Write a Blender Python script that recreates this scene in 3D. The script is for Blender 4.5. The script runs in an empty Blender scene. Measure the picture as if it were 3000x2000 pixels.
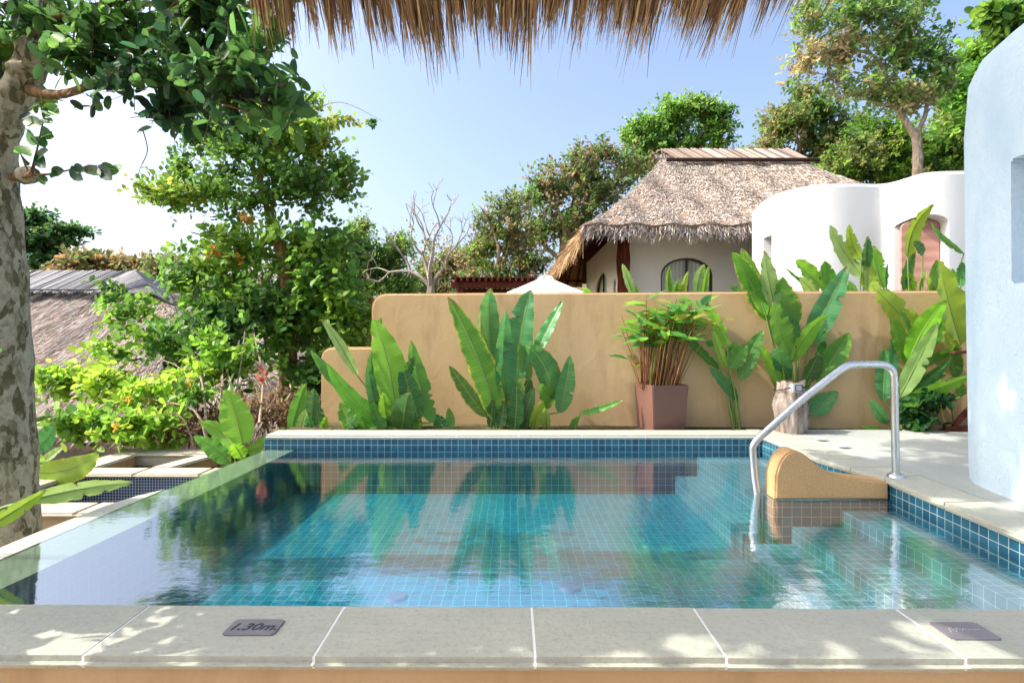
import bpy, bmesh, math, random
import numpy as np
from mathutils import Vector, Matrix
random.seed(7)
rng = np.random.default_rng(7)
S = bpy.context.scene
C = S.collection
R = math.radians

# ---------------------------------------------------------------- camera, sky, sun, exposure
F = 1667.0; CX = 1500.0; CY = 985.0
cam = bpy.data.objects.new('camera', bpy.data.cameras.new('camera'))
C.objects.link(cam); S.camera = cam
cam.location = (0, 0, 1.0); cam.rotation_euler = (R(90), 0, 0)
cam.data.sensor_width = 36.0; cam.data.lens = 36.0 * F / 3000.0
cam.data.shift_y = -15.0 / 3000.0
cam.data.clip_start = 0.05; cam.data.clip_end = 800

SUN = Vector((-0.69, -0.06, 0.72)).normalized()          # direction towards the sun
SUN_EL = math.asin(SUN.z); SUN_AZ = math.atan2(SUN.x, SUN.y)
w = bpy.data.worlds.new("World"); S.world = w; w.use_nodes = True
wn = w.node_tree.nodes; wl = w.node_tree.links
sky = wn.new('ShaderNodeTexSky'); sky.sky_type = 'NISHITA'; sky.sun_disc = False
sky.sun_elevation = SUN_EL; sky.sun_rotation = SUN_AZ
sky.air_density = 0.9; sky.dust_density = 5.0; sky.ozone_density = 1.2; sky.altitude = 0
wl.new(sky.outputs[0], wn['Background'].inputs[0]); wn['Background'].inputs[1].default_value = 0.15
sl = bpy.data.lights.new('sun', 'SUN'); sl.energy = 2.6; sl.angle = R(0.55); sl.color = (1, .94, .84)
so = bpy.data.objects.new('sun', sl); C.objects.link(so)
so.rotation_euler = SUN.to_track_quat('Z', 'Y').to_euler()
S.view_settings.view_transform = 'Standard'; S.view_settings.look = 'None'
S.view_settings.exposure = 1.32; S.view_settings.gamma = 1.0
S.cycles.max_bounces = 8; S.cycles.transparent_max_bounces = 12
S.cycles.use_denoising = True

# ---------------------------------------------------------------- small helpers
def P(px, py, Z):
    return np.array([(px - CX) * Z / F, Z, 1.0 - (py - CY) * Z / F])
def z2(x, y): return (x / 1.742, y / 1.742 + 700)
def z3(x, y): return (x / 2.138 + 900, y / 2.138 + 700)
def z4(x, y): return (x / 1.742 + 1900, y / 1.742 + 500)
def z5(x, y): return (x / 2.138 + 1300, y / 2.138 + 200)
def lin(h):
    h = h.lstrip('#'); o = []
    for i in (0, 2, 4):
        c = int(h[i:i + 2], 16) / 255.0
        o.append(c / 12.92 if c <= .04045 else ((c + .055) / 1.055) ** 2.4)
    return tuple(o)
def tag(o, label=None, cat=None, group=None, kind=None):
    if label: o['label'] = label
    if cat: o['category'] = cat
    if group: o['group'] = group
    if kind: o['kind'] = kind
    return o
def empty(name, loc, label, cat, group=None):
    o = bpy.data.objects.new(name, None); C.objects.link(o); o.location = loc
    o.empty_display_size = .1
    return tag(o, label, cat, group)
def link(name, me, parent=None):
    """mesh given in world coordinates; made local to its parent"""
    o = bpy.data.objects.new(name, me); C.objects.link(o)
    if parent is not None:
        off = Vector((0, 0, 0)); p = parent
        while p is not None: off += Vector(p.location); p = p.parent
        me.transform(Matrix.Translation(-off)); o.parent = parent
    return o
def mk(name, V, Fc, mats, parent=None, uv=None, col=None, smooth=False, mi=None, sharp=None):
    me = bpy.data.meshes.new(name)
    V = np.asarray(V, dtype=np.float32).reshape(-1, 3)
    if isinstance(Fc, np.ndarray):
        k = Fc.shape[1]; n = Fc.shape[0]
        me.vertices.add(len(V)); me.vertices.foreach_set('co', V.ravel())
        me.loops.add(n * k); me.loops.foreach_set('vertex_index', Fc.astype(np.int32).ravel())
        me.polygons.add(n); me.polygons.foreach_set('loop_start', np.arange(0, n * k, k, dtype=np.int32))
        me.polygons.foreach_set('loop_total', np.full(n, k, dtype=np.int32))
        me.update(calc_edges=True)
    else:
        me.from_pydata([tuple(map(float, v)) for v in V], [], [tuple(int(i) for i in f) for f in Fc]); me.update()
    if not isinstance(mats, (list, tuple)): mats = [mats]
    for m in mats: me.materials.append(m)
    if uv is not None:
        ul = me.uv_layers.new(name='UVMap')
        vi = np.empty(len(me.loops), dtype=np.int32); me.loops.foreach_get('vertex_index', vi)
        ul.data.foreach_set('uv', np.asarray(uv, dtype=np.float32)[vi].ravel())
    if col is not None:
        ca = me.color_attributes.new('col', 'FLOAT_COLOR', 'POINT')
        c = np.ones((len(V), 4), dtype=np.float32); col = np.asarray(col, dtype=np.float32); c[:, :col.shape[1]] = col
        ca.data.foreach_set('color', c.ravel())
    if smooth: me.polygons.foreach_set('use_smooth', np.ones(len(me.polygons), dtype=bool))
    if mi is not None: me.polygons.foreach_set('material_index', np.asarray(mi, dtype=np.int32))
    return link(name, me, parent)
def bm_obj(name, bm, mat, parent=None, smooth_angle=None):
    me = bpy.data.meshes.new(name); bm.normal_update(); bm.to_mesh(me); bm.free()
    for m in (mat if isinstance(mat, (list, tuple)) else [mat]): me.materials.append(m)
    if smooth_angle:
        me.polygons.foreach_set('use_smooth', np.ones(len(me.polygons), dtype=bool))
        me.set_sharp_from_angle(angle=R(smooth_angle))
    return link(name, me, parent)
def bm_prism(bm, pts, z0, z1, bev=0, seg=3, only=None):
    """pts: counter-clockwise xy polygon"""
    lo = [bm.verts.new((p[0], p[1], z0)) for p in pts]; hi = [bm.verts.new((p[0], p[1], z1)) for p in pts]
    n = len(pts); fs = [bm.faces.new(lo[::-1]), bm.faces.new(hi)]
    for i in range(n): fs.append(bm.faces.new((lo[i], lo[(i + 1) % n], hi[(i + 1) % n], hi[i])))
    if bev:
        es = {e for f in fs for e in f.edges}
        if only == 'horiz': es = {e for e in es if abs(e.verts[0].co.z - e.verts[1].co.z) < 1e-5}
        if only == 'along':
            d0 = Vector((pts[1][0] - pts[0][0], pts[1][1] - pts[0][1], 0)).normalized()
            es = {e for e in es if abs((e.verts[0].co - e.verts[1].co).normalized().dot(d0)) > .85}
        bmesh.ops.bevel(bm, geom=list(es), offset=bev, segments=seg, affect='EDGES', clamp_overlap=True)
def prism(name, pts, z0, z1, mat, parent=None, bev=0, seg=3, only=None, sm=35):
    bm = bmesh.new(); bm_prism(bm, pts, z0, z1, bev, seg, only); bmesh.ops.recalc_face_normals(bm, faces=bm.faces)
    return bm_obj(name, bm, mat, parent, sm)
def bm_box(bm, c, d, rot=None, bev=0, seg=2):
    r = bmesh.ops.create_cube(bm, size=1); vs = r['verts']
    for v in vs: v.co = Vector((v.co.x * d[0], v.co.y * d[1], v.co.z * d[2]))
    if bev:
        es = list({e for v in vs for e in v.link_edges})
        b = bmesh.ops.bevel(bm, geom=es, offset=bev, segments=seg, affect='EDGES')
        vs = list({v for f in b['faces'] for v in f.verts} | {v for v in vs if v.is_valid})
    M = Matrix.Translation(c) @ (rot.to_4x4() if rot is not None else Matrix.Identity(4))
    bmesh.ops.transform(bm, matrix=M, verts=vs)
def box(name, c, d, mat, parent=None, rot=None, bev=.004):
    bm = bmesh.new(); bm_box(bm, c, d, rot, bev); return bm_obj(name, bm, mat, parent, 35)
def bar(bm, a, b, wd, ht, bev=0):
    """box beam from a to b"""
    a = Vector(a); b = Vector(b); d = b - a
    q = d.to_track_quat('X', 'Z')
    bm_box(bm, (a + b) / 2, (d.length, wd, ht), q.to_matrix(), bev, 1)
def tube_arr(path, radii, sides=8, cap=True, twist0=0.0):
    path = [Vector(map(float, p)) for p in path]; V = []; Fc = []
    up = Vector((0.13, 0.31, 0.94)); n = None
    for i, p in enumerate(path):
        t = (path[min(i + 1, len(path) - 1)] - path[max(i - 1, 0)]).normalized()
        if n is None:
            n = t.cross(up)
            if n.length < 1e-3: n = t.cross(Vector((1, 0, 0)))
            n.normalize()
        else:
            n = (n - t * n.dot(t)); n.normalize()
        b = t.cross(n)
        for k in range(sides):
            a = twist0 + 2 * math.pi * k / sides
            q = p + (n * math.cos(a) + b * math.sin(a)) * radii[i]; V.append((q.x, q.y, q.z))
    for i in range(len(path) - 1):
        for k in range(sides):
            k2 = (k + 1) % sides
            Fc.append((i * sides + k, i * sides + k2, (i + 1) * sides + k2, (i + 1) * sides + k))
    return V, Fc
class MB:
    def __init__(s): s.V = []; s.F = []; s.c = []
    def add(s, V, Fc, col=None):
        o = len(s.V); s.V += list(V); s.F += [tuple(i + o for i in f) for f in Fc]
        s.c += [col or (1, 1, 1)] * len(V)
    def tube(s, path, radii, sides=8, col=None):
        if not isinstance(radii, (list, tuple)): radii = [radii] * len(path)
        V, Fc = tube_arr(path, radii, sides)
        n = len(path); Fc.append(tuple(range(sides))[::-1]); Fc.append(tuple((n - 1) * sides + k for k in range(sides)))
        s.add(V, Fc, col)
    def build(s, name, mat, parent=None, smooth=True, col=False):
        o = mk(name, s.V, s.F, mat, parent, col=s.c if col else None, smooth=smooth)
        if smooth: o.data.set_sharp_from_angle(angle=R(50))
        return o
def smoothpath(pts, n=6):
    pts = [np.array(p, float) for p in pts]; out = []
    for i in range(len(pts) - 1):
        p0 = pts[max(i - 1, 0)]; p1 = pts[i]; p2 = pts[i + 1]; p3 = pts[min(i + 2, len(pts) - 1)]
        for k in range(n):
            t = k / n
            out.append(.5 * ((2 * p1) + (-p0 + p2) * t + (2 * p0 - 5 * p1 + 4 * p2 - p3) * t * t + (-p0 + 3 * p1 - 3 * p2 + p3) * t ** 3))
    out.append(pts[-1]); return out
def carve(o, cutters):
    """boolean-cut openings; cutters are meshes in world space, removed afterwards"""
    for c in cutters:
        m = o.modifiers.new('cut', 'BOOLEAN'); m.operation = 'DIFFERENCE'; m.solver = 'EXACT'; m.object = c
    bpy.context.view_layer.update()
    dg = bpy.context.evaluated_depsgraph_get()
    me = bpy.data.meshes.new_from_object(o.evaluated_get(dg))
    o.modifiers.clear(); old = o.data; o.data = me; bpy.data.meshes.remove(old)
    for c in cutters:
        d = c.data; bpy.data.objects.remove(c); bpy.data.meshes.remove(d)
    me.polygons.foreach_set('use_smooth', np.ones(len(me.polygons), dtype=bool)); me.set_sharp_from_angle(angle=R(32))

# ---------------------------------------------------------------- materials
class NT:
    def __init__(s, name):
        s.m = bpy.data.materials.new(name); s.m.use_nodes = True; s.t = s.m.node_tree; s.n = s.t.nodes
        s.b = s.n['Principled BSDF']; s.o = s.n['Material Output']
    def N(s, typ, **kw):
        n = s.n.new(typ)
        for k, v in kw.items():
            if k.startswith('_'): setattr(n, k[1:], v)
            else: n.inputs[k.replace('__', ' ')].default_value = v
        return n
    def L(s, a, b): s.t.links.new(a, b)
    def noise(s, scale, detail=4, rough=.55, vec=None, dist=0.0):
        n = s.N('ShaderNodeTexNoise'); n.inputs['Scale'].default_value = scale; n.inputs['Detail'].default_value = detail
        n.inputs['Roughness'].default_value = rough; n.inputs['Distortion'].default_value = dist
        s.L(vec if vec is not None else s.geo(), n.inputs['Vector']); return n.outputs['Fac']
    def geo(s):
        if not hasattr(s, 'g'): s.g = s.N('ShaderNodeNewGeometry').outputs['Position']
        return s.g
    def uv(s):
        if not hasattr(s, 'u'): s.u = s.N('ShaderNodeTexCoord').outputs['UV']
        return s.u
    def scale(s, vec, sc):
        n = s.N('ShaderNodeMapping'); n.inputs['Scale'].default_value = sc; s.L(vec, n.inputs['Vector']); return n.outputs[0]
    def ramp(s, fac, stops):
        r = s.N('ShaderNodeValToRGB'); e = r.color_ramp.elements
        while len(e) < len(stops): e.new(.5)
        for i, (p, c) in enumerate(stops):
            e[i].position = p; e[i].color = (c[0], c[1], c[2], 1) if isinstance(c, (tuple, list)) else (c, c, c, 1)
        s.L(fac, r.inputs['Fac']); return r.outputs['Color']
    def mix(s, a, b, fac, mode='MIX'):
        n = s.N('ShaderNodeMix', _data_type='RGBA', _blend_type=mode)
        for v, k in ((a, 6), (b, 7)):
            if isinstance(v, tuple): n.inputs[k].default_value = (v[0], v[1], v[2], 1)
            else: s.L(v, n.inputs[k])
        if isinstance(fac, (int, float)): n.inputs[0].default_value = fac
        else: s.L(fac, n.inputs[0])
        return n.outputs[2]
    def math(s, op, a, b=0.0, clamp=False):
        n = s.N('ShaderNodeMath', _operation=op, _use_clamp=clamp)
        for v, k in ((a, 0), (b, 1)):
            if isinstance(v, (int, float)): n.inputs[k].default_value = v
            else: s.L(v, n.inputs[k])
        return n.outputs[0]
    def bump(s, h, strength=.3, dist=.01, nrm=None):
        b = s.N('ShaderNodeBump'); b.inputs['Strength'].default_value = strength; b.inputs['Distance'].default_value = dist
        s.L(h, b.inputs['Height'])
        if nrm is not None: s.L(nrm, b.inputs['Normal'])
        return b.outputs['Normal']
    def fin(s, col=None, rough=.8, nrm=None, spec=.3, metal=0.0):
        if col is not None:
            if isinstance(col, tuple): s.b.inputs['Base Color'].default_value = (*col, 1)
            else: s.L(col, s.b.inputs['Base Color'])
        if isinstance(rough, (int, float)): s.b.inputs['Roughness'].default_value = rough
        else: s.L(rough, s.b.inputs['Roughness'])
        s.b.inputs['Specular IOR Level'].default_value = spec; s.b.inputs['Metallic'].default_value = metal
        if nrm is not None: s.L(nrm, s.b.inputs['Normal'])
        return s.m

def m_plaster(name, c1, c2, stain=None, bs=.5, scale=1.0, bd=.012):
    t = NT(name)
    n1 = t.noise(.9 * scale, 5); n2 = t.noise(14 * scale, 6, .6, dist=.6); n3 = t.noise(70 * scale, 3)
    col = t.mix(c1, c2, t.ramp(n1, [(.35, 0.), (.68, 1.)]))
    if stain:
        sv = t.scale(t.geo(), (2.2, 2.2, .5)); sn = t.noise(1.6, 6, .65, sv)
        col = t.mix(col, stain, t.math('MULTIPLY', t.ramp(sn, [(.52, 0.), (.72, 1.)]), .55))
    col = t.mix(col, tuple(x * .8 for x in c1), t.math('MULTIPLY', t.ramp(n3, [(.45, 0.), (.75, 1.)]), .35))
    big = t.noise(3.2 * scale, 3)
    h = t.math('ADD', t.math('MULTIPLY', n2, .8), t.math('ADD', t.math('MULTIPLY', n3, .22), t.math('MULTIPLY', big, 1.2)))
    return t.fin(col, .9, t.bump(h, bs, bd), .15)
M_wall = m_plaster('ochre_plaster', lin('#ceb088'), lin('#c0a074'), lin('#987650'), .4, 1, .009)
M_white = m_plaster('white_plaster', (.72, .73, .73), (.68, .69, .70), None, .3, 1, .008)
M_cream = m_plaster('cream_plaster', (.66, .62, .53), (.60, .56, .48), None, .2, 1, .006)
M_blue = m_plaster('pale_blue_plaster', lin('#c6d9e6'), lin('#b8cfe0'), lin('#a9c3d6'), .8, 2.6, .014)
M_plinth = m_plaster('tan_render', lin('#b9a07e'), lin('#a98e6a'), lin('#8d7352'), .3, 1, .008)

def m_stone(name, c1, c2, bs=.25):
    t = NT(name)
    inf = t.N('ShaderNodeObjectInfo').outputs['Random']
    n1 = t.noise(2.2, 5); n2 = t.noise(45, 5, .65); n3 = t.noise(220, 2)
    vs = t.scale(t.geo(), (1.5, 9, 3)); n4 = t.noise(4, 4, .6, vs, .4)
    col = t.mix(c1, c2, t.ramp(n1, [(.3, 0.), (.7, 1.)]))
    col = t.mix(col, tuple(x * .72 for x in c1), t.math('MULTIPLY', t.ramp(n4, [(.48, 0.), (.75, 1.)]), .45))
    col = t.mix(col, tuple(x * .62 for x in c2), t.math('MULTIPLY', t.ramp(n2, [(.50, 0.), (.68, 1.)]), .42))
    col = t.mix(col, (.5, .5, .5), t.math('MULTIPLY', inf, .12))
    h = t.math('ADD', t.math('MULTIPLY', n2, .9), t.math('ADD', t.math('MULTIPLY', n3, .35), t.math('MULTIPLY', t.noise(9, 3), 1.2)))
    return t.fin(col, .75, t.bump(h, bs * 1.6, .005), .3)
M_stone = m_stone('grey_green_sandstone', lin('#b2b3a4'), lin('#a5a79a'), .4)
M_stoneb = m_stone('buff_sandstone', lin('#c0b8a2'), lin('#b3aa94'), .3)
M_deck = m_stone('pale_deck_stone', lin('#b0b3ac'), lin('#9fa59f'), .2)
M_grout = NT('white_grout').fin((.78, .80, .78), .9)

def m_tile(name, pitch, mortar, c1, c2, mcol, rough=.25, offs=0.0, wob=0.0):
    t = NT(name)
    mp = t.N('ShaderNodeMapping'); mp.inputs['Location'].default_value = (offs, offs, 0); t.L(t.uv(), mp.inputs['Vector'])
    br = t.N('ShaderNodeTexBrick', _offset=0.0, _squash=1.0)
    br.inputs['Scale'].default_value = 1.0; br.inputs['Mortar Size'].default_value = mortar; br.inputs['Mortar Smooth'].default_value = .2
    br.inputs['Brick Width'].default_value = pitch; br.inputs['Row Height'].default_value = pitch
    br.inputs['Color1'].default_value = (*c1, 1); br.inputs['Color2'].default_value = (*c2, 1); br.inputs['Mortar'].default_value = (*mcol, 1)
    br.inputs['Bias'].default_value = -.1
    if wob:
        nz = t.N('ShaderNodeTexNoise', Scale=7.0, Detail=2.0); t.L(t.geo(), nz.inputs['Vector'])
        s1 = t.N('ShaderNodeVectorMath', _operation='SCALE'); s1.inputs['Scale'].default_value = wob; t.L(nz.outputs['Color'], s1.inputs[0])
        s2 = t.N('ShaderNodeVectorMath', _operation='ADD'); t.L(mp.outputs[0], s2.inputs[0]); t.L(s1.outputs[0], s2.inputs[1]); t.L(s2.outputs[0], br.inputs['Vector'])
    else: t.L(mp.outputs[0], br.inputs['Vector'])
    n = t.noise(1.7, 3)
    col = t.mix(br.outputs['Color'], (.02, .10, .13), t.math('MULTIPLY', t.ramp(n, [(.4, 0.), (.75, 1.)]), .25))
    h = t.math('SUBTRACT', 1.0, br.outputs['Fac'])
    return t.fin(col, rough, t.bump(h, .3, .002), .5)
M_tile = m_tile('teal_pool_tile', .068, .0022, (.022, .13, .20), (.010, .07, .13), (.42, .52, .52))
M_floor = m_tile('turquoise_floor_tile', .068, .0022, (.005, .27, .40), (.004, .18, .30), (.16, .58, .66), wob=.03)
M_dark = m_tile('deep_teal_tile', .068, .002, (.006, .10, .16), (.004, .07, .12), (.03, .16, .20), wob=.02)
M_step = m_tile('pale_step_tile', .068, .0025, (.12, .32, .42), (.08, .24, .34), (.5, .68, .72), wob=.022)
M_mosaic = m_tile('dark_mosaic', .030, .0030, (.008, .014, .04), (.014, .03, .08), (.50, .54, .60), .3)

def m_water():
    t = NT('pool_water'); t.n.remove(t.b)
    g = t.geo()
    v1 = t.scale(g, (1.0, 1.7, 1)); v2 = t.scale(g, (1, 1.5, 1))
    a = t.noise(5.0, 2, .5, v1, .3); b = t.noise(30, 3, .6, v2, .9)
    sep = t.N('ShaderNodeSeparateXYZ'); t.L(g, sep.inputs[0])
    xr = t.N('ShaderNodeMapRange', _clamp=True); t.L(sep.outputs['X'], xr.inputs['Value'])
    xr.inputs['From Min'].default_value = -2.2; xr.inputs['From Max'].default_value = 1.0; xr.inputs['To Min'].default_value = .35; xr.inputs['To Max'].default_value = 1.0
    h = t.math('MULTIPLY', t.math('ADD', t.math('MULTIPLY', a, .55), t.math('MULTIPLY', b, .125)), xr.outputs[0])
    bp = t.bump(h, 1.0, .0042)
    dp = t.N('ShaderNodeVectorMath', _operation='DOT_PRODUCT'); t.L(bp, dp.inputs[0]); gi = t.N('ShaderNodeNewGeometry'); t.L(gi.outputs['Incoming'], dp.inputs[1])
    cs = t.math('ABSOLUTE', dp.outputs['Value']); sch = t.math('POWER', t.math('SUBTRACT', 1.0, cs, True), 2.3)
    fr = t.math('ADD', .38, t.math('MULTIPLY', sch, .08), True)
    tr = t.N('ShaderNodeBsdfTransparent', Color=(.80, .97, .985, 1))
    gl = t.N('ShaderNodeBsdfGlossy', Roughness=.0, Color=(1, 1, 1, 1)); t.L(bp, gl.inputs['Normal'])
    mx = t.N('ShaderNodeMixShader'); t.L(fr, mx.inputs[0]); t.L(tr.outputs[0], mx.inputs[1]); t.L(gl.outputs[0], mx.inputs[2])
    t.L(mx.outputs[0], t.o.inputs['Surface']); return t.m
M_water = m_water()

def m_leaf(name, trans=.50, rough=.45, spec=.35):
    t = NT(name)
    ca = t.N('ShaderNodeVertexColor', _layer_name='col').outputs['Color']
    t.fin(ca, rough, None, spec)
    tl = t.N('ShaderNodeBsdfTranslucent')
    t.L(t.mix(ca, (1.0, 1.0, .35), .35, 'MULTIPLY'), tl.inputs['Color'])
    br = t.N('ShaderNodeGamma', Gamma=.72); t.L(t.mix(ca, (1.0, 1.0, .30), .55, 'MULTIPLY'), br.inputs['Color']); t.L(br.outputs[0], tl.inputs['Color'])
    mx = t.N('ShaderNodeMixShader', Fac=trans); t.L(t.b.outputs[0], mx.inputs[1]); t.L(tl.outputs[0], mx.inputs[2])
    t.L(mx.outputs[0], t.o.inputs['Surface']); return t.m
M_leaf = m_leaf('tree_leaf')
def m_paddle():
    t = NT('paddle_leaf')
    ca = t.N('ShaderNodeVertexColor', _layer_name='col')
    sp = t.N('ShaderNodeSeparateXYZ'); t.L(t.uv(), sp.inputs[0])
    u = t.math('ABSOLUTE', t.math('MULTIPLY', t.math('SUBTRACT', sp.outputs['X'], .5), 2.0))
    v = sp.outputs['Y']
    ph = t.math('SUBTRACT', t.math('MULTIPLY', v, 150.0), t.math('MULTIPLY', u, 5.0))
    vein = t.math('ADD', t.math('MULTIPLY', t.math('SINE', ph), .5), .5)
    cmb = t.N('ShaderNodeCombineXYZ'); t.L(t.math('MULTIPLY', t.math('SUBTRACT', v, t.math('MULTIPLY', u, .03)), 1.0), cmb.inputs['X']); t.L(ca.outputs['Alpha'], cmb.inputs['Y'])
    bands = t.noise(16, 3, .6, cmb.outputs[0])
    c = t.mix(ca.outputs['Color'], (.55, .62, .25), t.math('MULTIPLY', vein, .05))
    c = t.mix(c, (.30, .42, .05), t.math('MULTIPLY', t.ramp(bands, [(.5, 0.), (.8, 1.)]), .35))
    rib = t.ramp(u, [(.02, 1.), (.07, 0.)])
    c = t.mix(c, (.42, .55, .16), t.math('MULTIPLY', rib, .75))
    blot = t.noise(28, 4, .6)
    ed = t.math('MULTIPLY', t.ramp(t.math('ADD', u, t.math('MULTIPLY', t.math('SUBTRACT', blot, .5), .9)), [(.82, 0.), (.98, 1.)]), t.math('SUBTRACT', 1.0, ca.outputs['Alpha']))
    c = t.mix(c, (.55, .52, .06), ed)
    bt = t.ramp(t.noise(60, 2), [(.70, 0.), (.76, 1.)]); c = t.mix(c, (.16, .12, .04), t.math('MULTIPLY', bt, .5))
    nr = t.bump(t.math('ADD', t.math('MULTIPLY', vein, .12), bands), .3, .005)
    t.fin(c, .38, nr, .45)
    tl = t.N('ShaderNodeBsdfTranslucent'); gm = t.N('ShaderNodeGamma', Gamma=.78); t.L(t.mix(c, (1.0, 1.0, .30), .5, 'MULTIPLY'), gm.inputs['Color']); t.L(gm.outputs[0], tl.inputs['Color'])
    mx = t.N('ShaderNodeMixShader', Fac=.36); t.L(t.b.outputs[0], mx.inputs[1]); t.L(tl.outputs[0], mx.inputs[2])
    t.L(mx.outputs[0], t.o.inputs['Surface']); return t.m
M_paddle = m_paddle()
M_stem = NT('leaf_stem').fin((.16, .26, .06), .5)

def m_bark(name, c1, c2, c3, patch=False, sc=1.0):
    t = NT(name)
    g = t.scale(t.geo(), (1, 1, .55))
    if patch:
        wv = t.N('ShaderNodeVectorMath', _operation='ADD'); t.L(g, wv.inputs[0])
        nz = t.N('ShaderNodeTexNoise', Scale=16.0, Detail=3.0); t.L(g, nz.inputs['Vector'])
        sc2 = t.N('ShaderNodeVectorMath', _operation='SCALE'); sc2.inputs['Scale'].default_value = .06; t.L(nz.outputs['Color'], sc2.inputs[0]); t.L(sc2.outputs[0], wv.inputs[1])
        vo = t.N('ShaderNodeTexVoronoi', Scale=21.0); t.L(wv.outputs[0], vo.inputs['Vector'])
        v2 = t.N('ShaderNodeTexVoronoi', Scale=48.0); t.L(wv.outputs[0], v2.inputs['Vector'])
        sp = t.N('ShaderNodeSeparateColor'); t.L(vo.outputs['Color'], sp.inputs[0])
        s2 = t.N('ShaderNodeSeparateColor'); t.L(v2.outputs['Color'], s2.inputs[0])
        big = t.noise(2.4, 3)
        f = t.math('ADD', t.math('MULTIPLY', sp.outputs[0], .55), t.math('ADD', t.math('MULTIPLY', s2.outputs[0], .28), t.math('MULTIPLY', big, .35)))
        col = t.ramp(f, [(.34, c3), (.47, c2), (.60, c1), (.80, tuple(min(1, x * 1.25) for x in c1))])
        h = t.math('ADD', f, t.math('MULTIPLY', t.noise(60, 4), .35))
        fine = t.noise(35, 5, .7)
        col = t.mix(col, c3, t.math('MULTIPLY', t.ramp(fine, [(.52, 0.), (.7, 1.)]), .6))
        return t.fin(col, .9, t.bump(h, .9, .014), .15)
    g = t.scale(t.geo(), (1, 1, .22)); f = t.noise(22 * sc, 6, .65, g, .5)
    col = t.ramp(f, [(.3, c3), (.5, c2), (.7, c1)])
    return t.fin(col, .92, t.bump(f, .9, .012), .1)
M_bark_patch = m_bark('patchy_bark', lin('#a09884'), lin('#867f68'), lin('#605a42'), True)
M_bark = m_bark('brown_bark', lin('#a08462'), lin('#7d6346'), lin('#4a3a28'))
M_bark_pale = m_bark('pale_bark', lin('#c2b4a0'), lin('#9a8a76'), lin('#6c5d4c'))
M_stump = m_bark('weathered_wood', lin('#b5aba2'), lin('#8f827a'), lin('#52463f'), sc=.9)
M_log = m_bark('dark_red_log', lin('#6e3826'), lin('#4c2418'), lin('#2c140e'), sc=.6)
M_wood = m_bark('red_brown_wood', lin('#7a4436'), lin('#62362a'), lin('#44241c'), sc=.8)
M_twig = NT('twig').fin((.20, .14, .08), .9)
M_twigpale = NT('pale_twig').fin((.42, .36, .30), .9)
M_reed = None
def m_thatch(name, c1, c2, c3, sx=(1, 1, 1)):
    t = NT(name); v = t.scale(t.geo(), sx)
    n = t.noise(9, 8, .75, v); n2 = t.noise(1.2, 4)
    col = t.ramp(n, [(.32, c3), (.5, c2), (.68, c1)])
    col = t.mix(col, tuple(x * .7 for x in c2), t.math('MULTIPLY', n2, .4))
    return t.fin(col, .95, t.bump(n, .8, .03), .05)
M_thatch = m_thatch('grey_thatch', lin('#a89684'), lin('#877464'), lin('#4e4238'), (1, 1, 1))
t = NT('thatch_strand'); ca = t.N('ShaderNodeVertexColor', _layer_name='col').outputs['Color']; M_strand = t.fin(ca, .85, None, .1)
t = NT('dry_grass_strand'); ca = t.N('ShaderNodeVertexColor', _layer_name='col').outputs['Color']; t.fin(ca, .7, None, .2)
tl = t.N('ShaderNodeBsdfTranslucent'); t.L(ca, tl.inputs['Color']); mx = t.N('ShaderNodeMixShader', Fac=.25); t.L(t.b.outputs[0], mx.inputs[1]); t.L(tl.outputs[0], mx.inputs[2]); t.L(mx.outputs[0], t.o.inputs['Surface'])
M_fringe = t.m
def m_bamboo():
    t = NT('bamboo_soffit'); sp = t.N('ShaderNodeSeparateXYZ'); t.L(t.geo(), sp.inputs[0])
    s = t.math('ADD', t.math('MULTIPLY', t.math('SINE', t.math('MULTIPLY', sp.outputs['Z'], 70.0)), .5), .5)
    n = t.noise(6, 4); col = t.mix(t.mix((.42, .20, .08), (.70, .38, .17), n), (.05, .02, .01), t.ramp(s, [(.0, 1.), (.3, 0.)]))
    return t.fin(col, .6, t.bump(s, .5, .02), .3)
M_bamboo = m_bamboo()
t = NT('ridge_stick'); inf = t.N('ShaderNodeVertexColor', _layer_name='col').outputs['Color']; M_stick = t.fin(inf, .8, None, .2)
t = NT('brushed_steel'); n = t.noise(40, 3, .5, t.scale(t.geo(), (1, 1, .1))); M_steel = t.fin((.62, .63, .64), t.ramp(n, [(.3, .24), (.7, .36)]), None, .5, 1.0)
t = NT('terracotta_glaze'); n = t.noise(3, 4); n2 = t.noise(60, 3); M_pot = t.fin(t.mix(lin('#7c5a50'), lin('#6a4b43'), n), t.ramp(n2, [(.3, .45), (.7, .6)]), t.bump(n2, .12, .002), .4)
t = NT('sandy_render'); n = t.noise(260, 3, .7); n2 = t.noise(3, 4); n = t.noise(95, 4, .75); M_sand = t.fin(t.mix(t.mix(lin('#c6a47a'), lin('#b9976a'), n2), lin('#a0733a'), t.ramp(n, [(.46, 0.), (.66, .6)])), .85, t.bump(n, .3, .003), .2)
t = NT('window_glass'); M_glass = t.fin((.03, .04, .045), .03, None, .8)
t = NT('curtain'); sp = t.N('ShaderNodeSeparateXYZ'); t.L(t.geo(), sp.inputs[0]); s = t.math('SINE', t.math('MULTIPLY', t.math('ADD', sp.outputs['X'], sp.outputs['Y']), 62.0)); M_curtain = t.fin(t.mix((.36, .40, .34), (.50, .52, .46), t.math('ADD', t.math('MULTIPLY', s, .5), .5)), .5, t.bump(s, .6, .02), .6)
M_frame = NT('dark_frame').fin((.035, .022, .018), .4)
t = NT('parasol_canvas'); M_canvas = t.fin((.80, .79, .76), .85, t.bump(t.noise(5, 3), .2, .01), .1)
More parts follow.
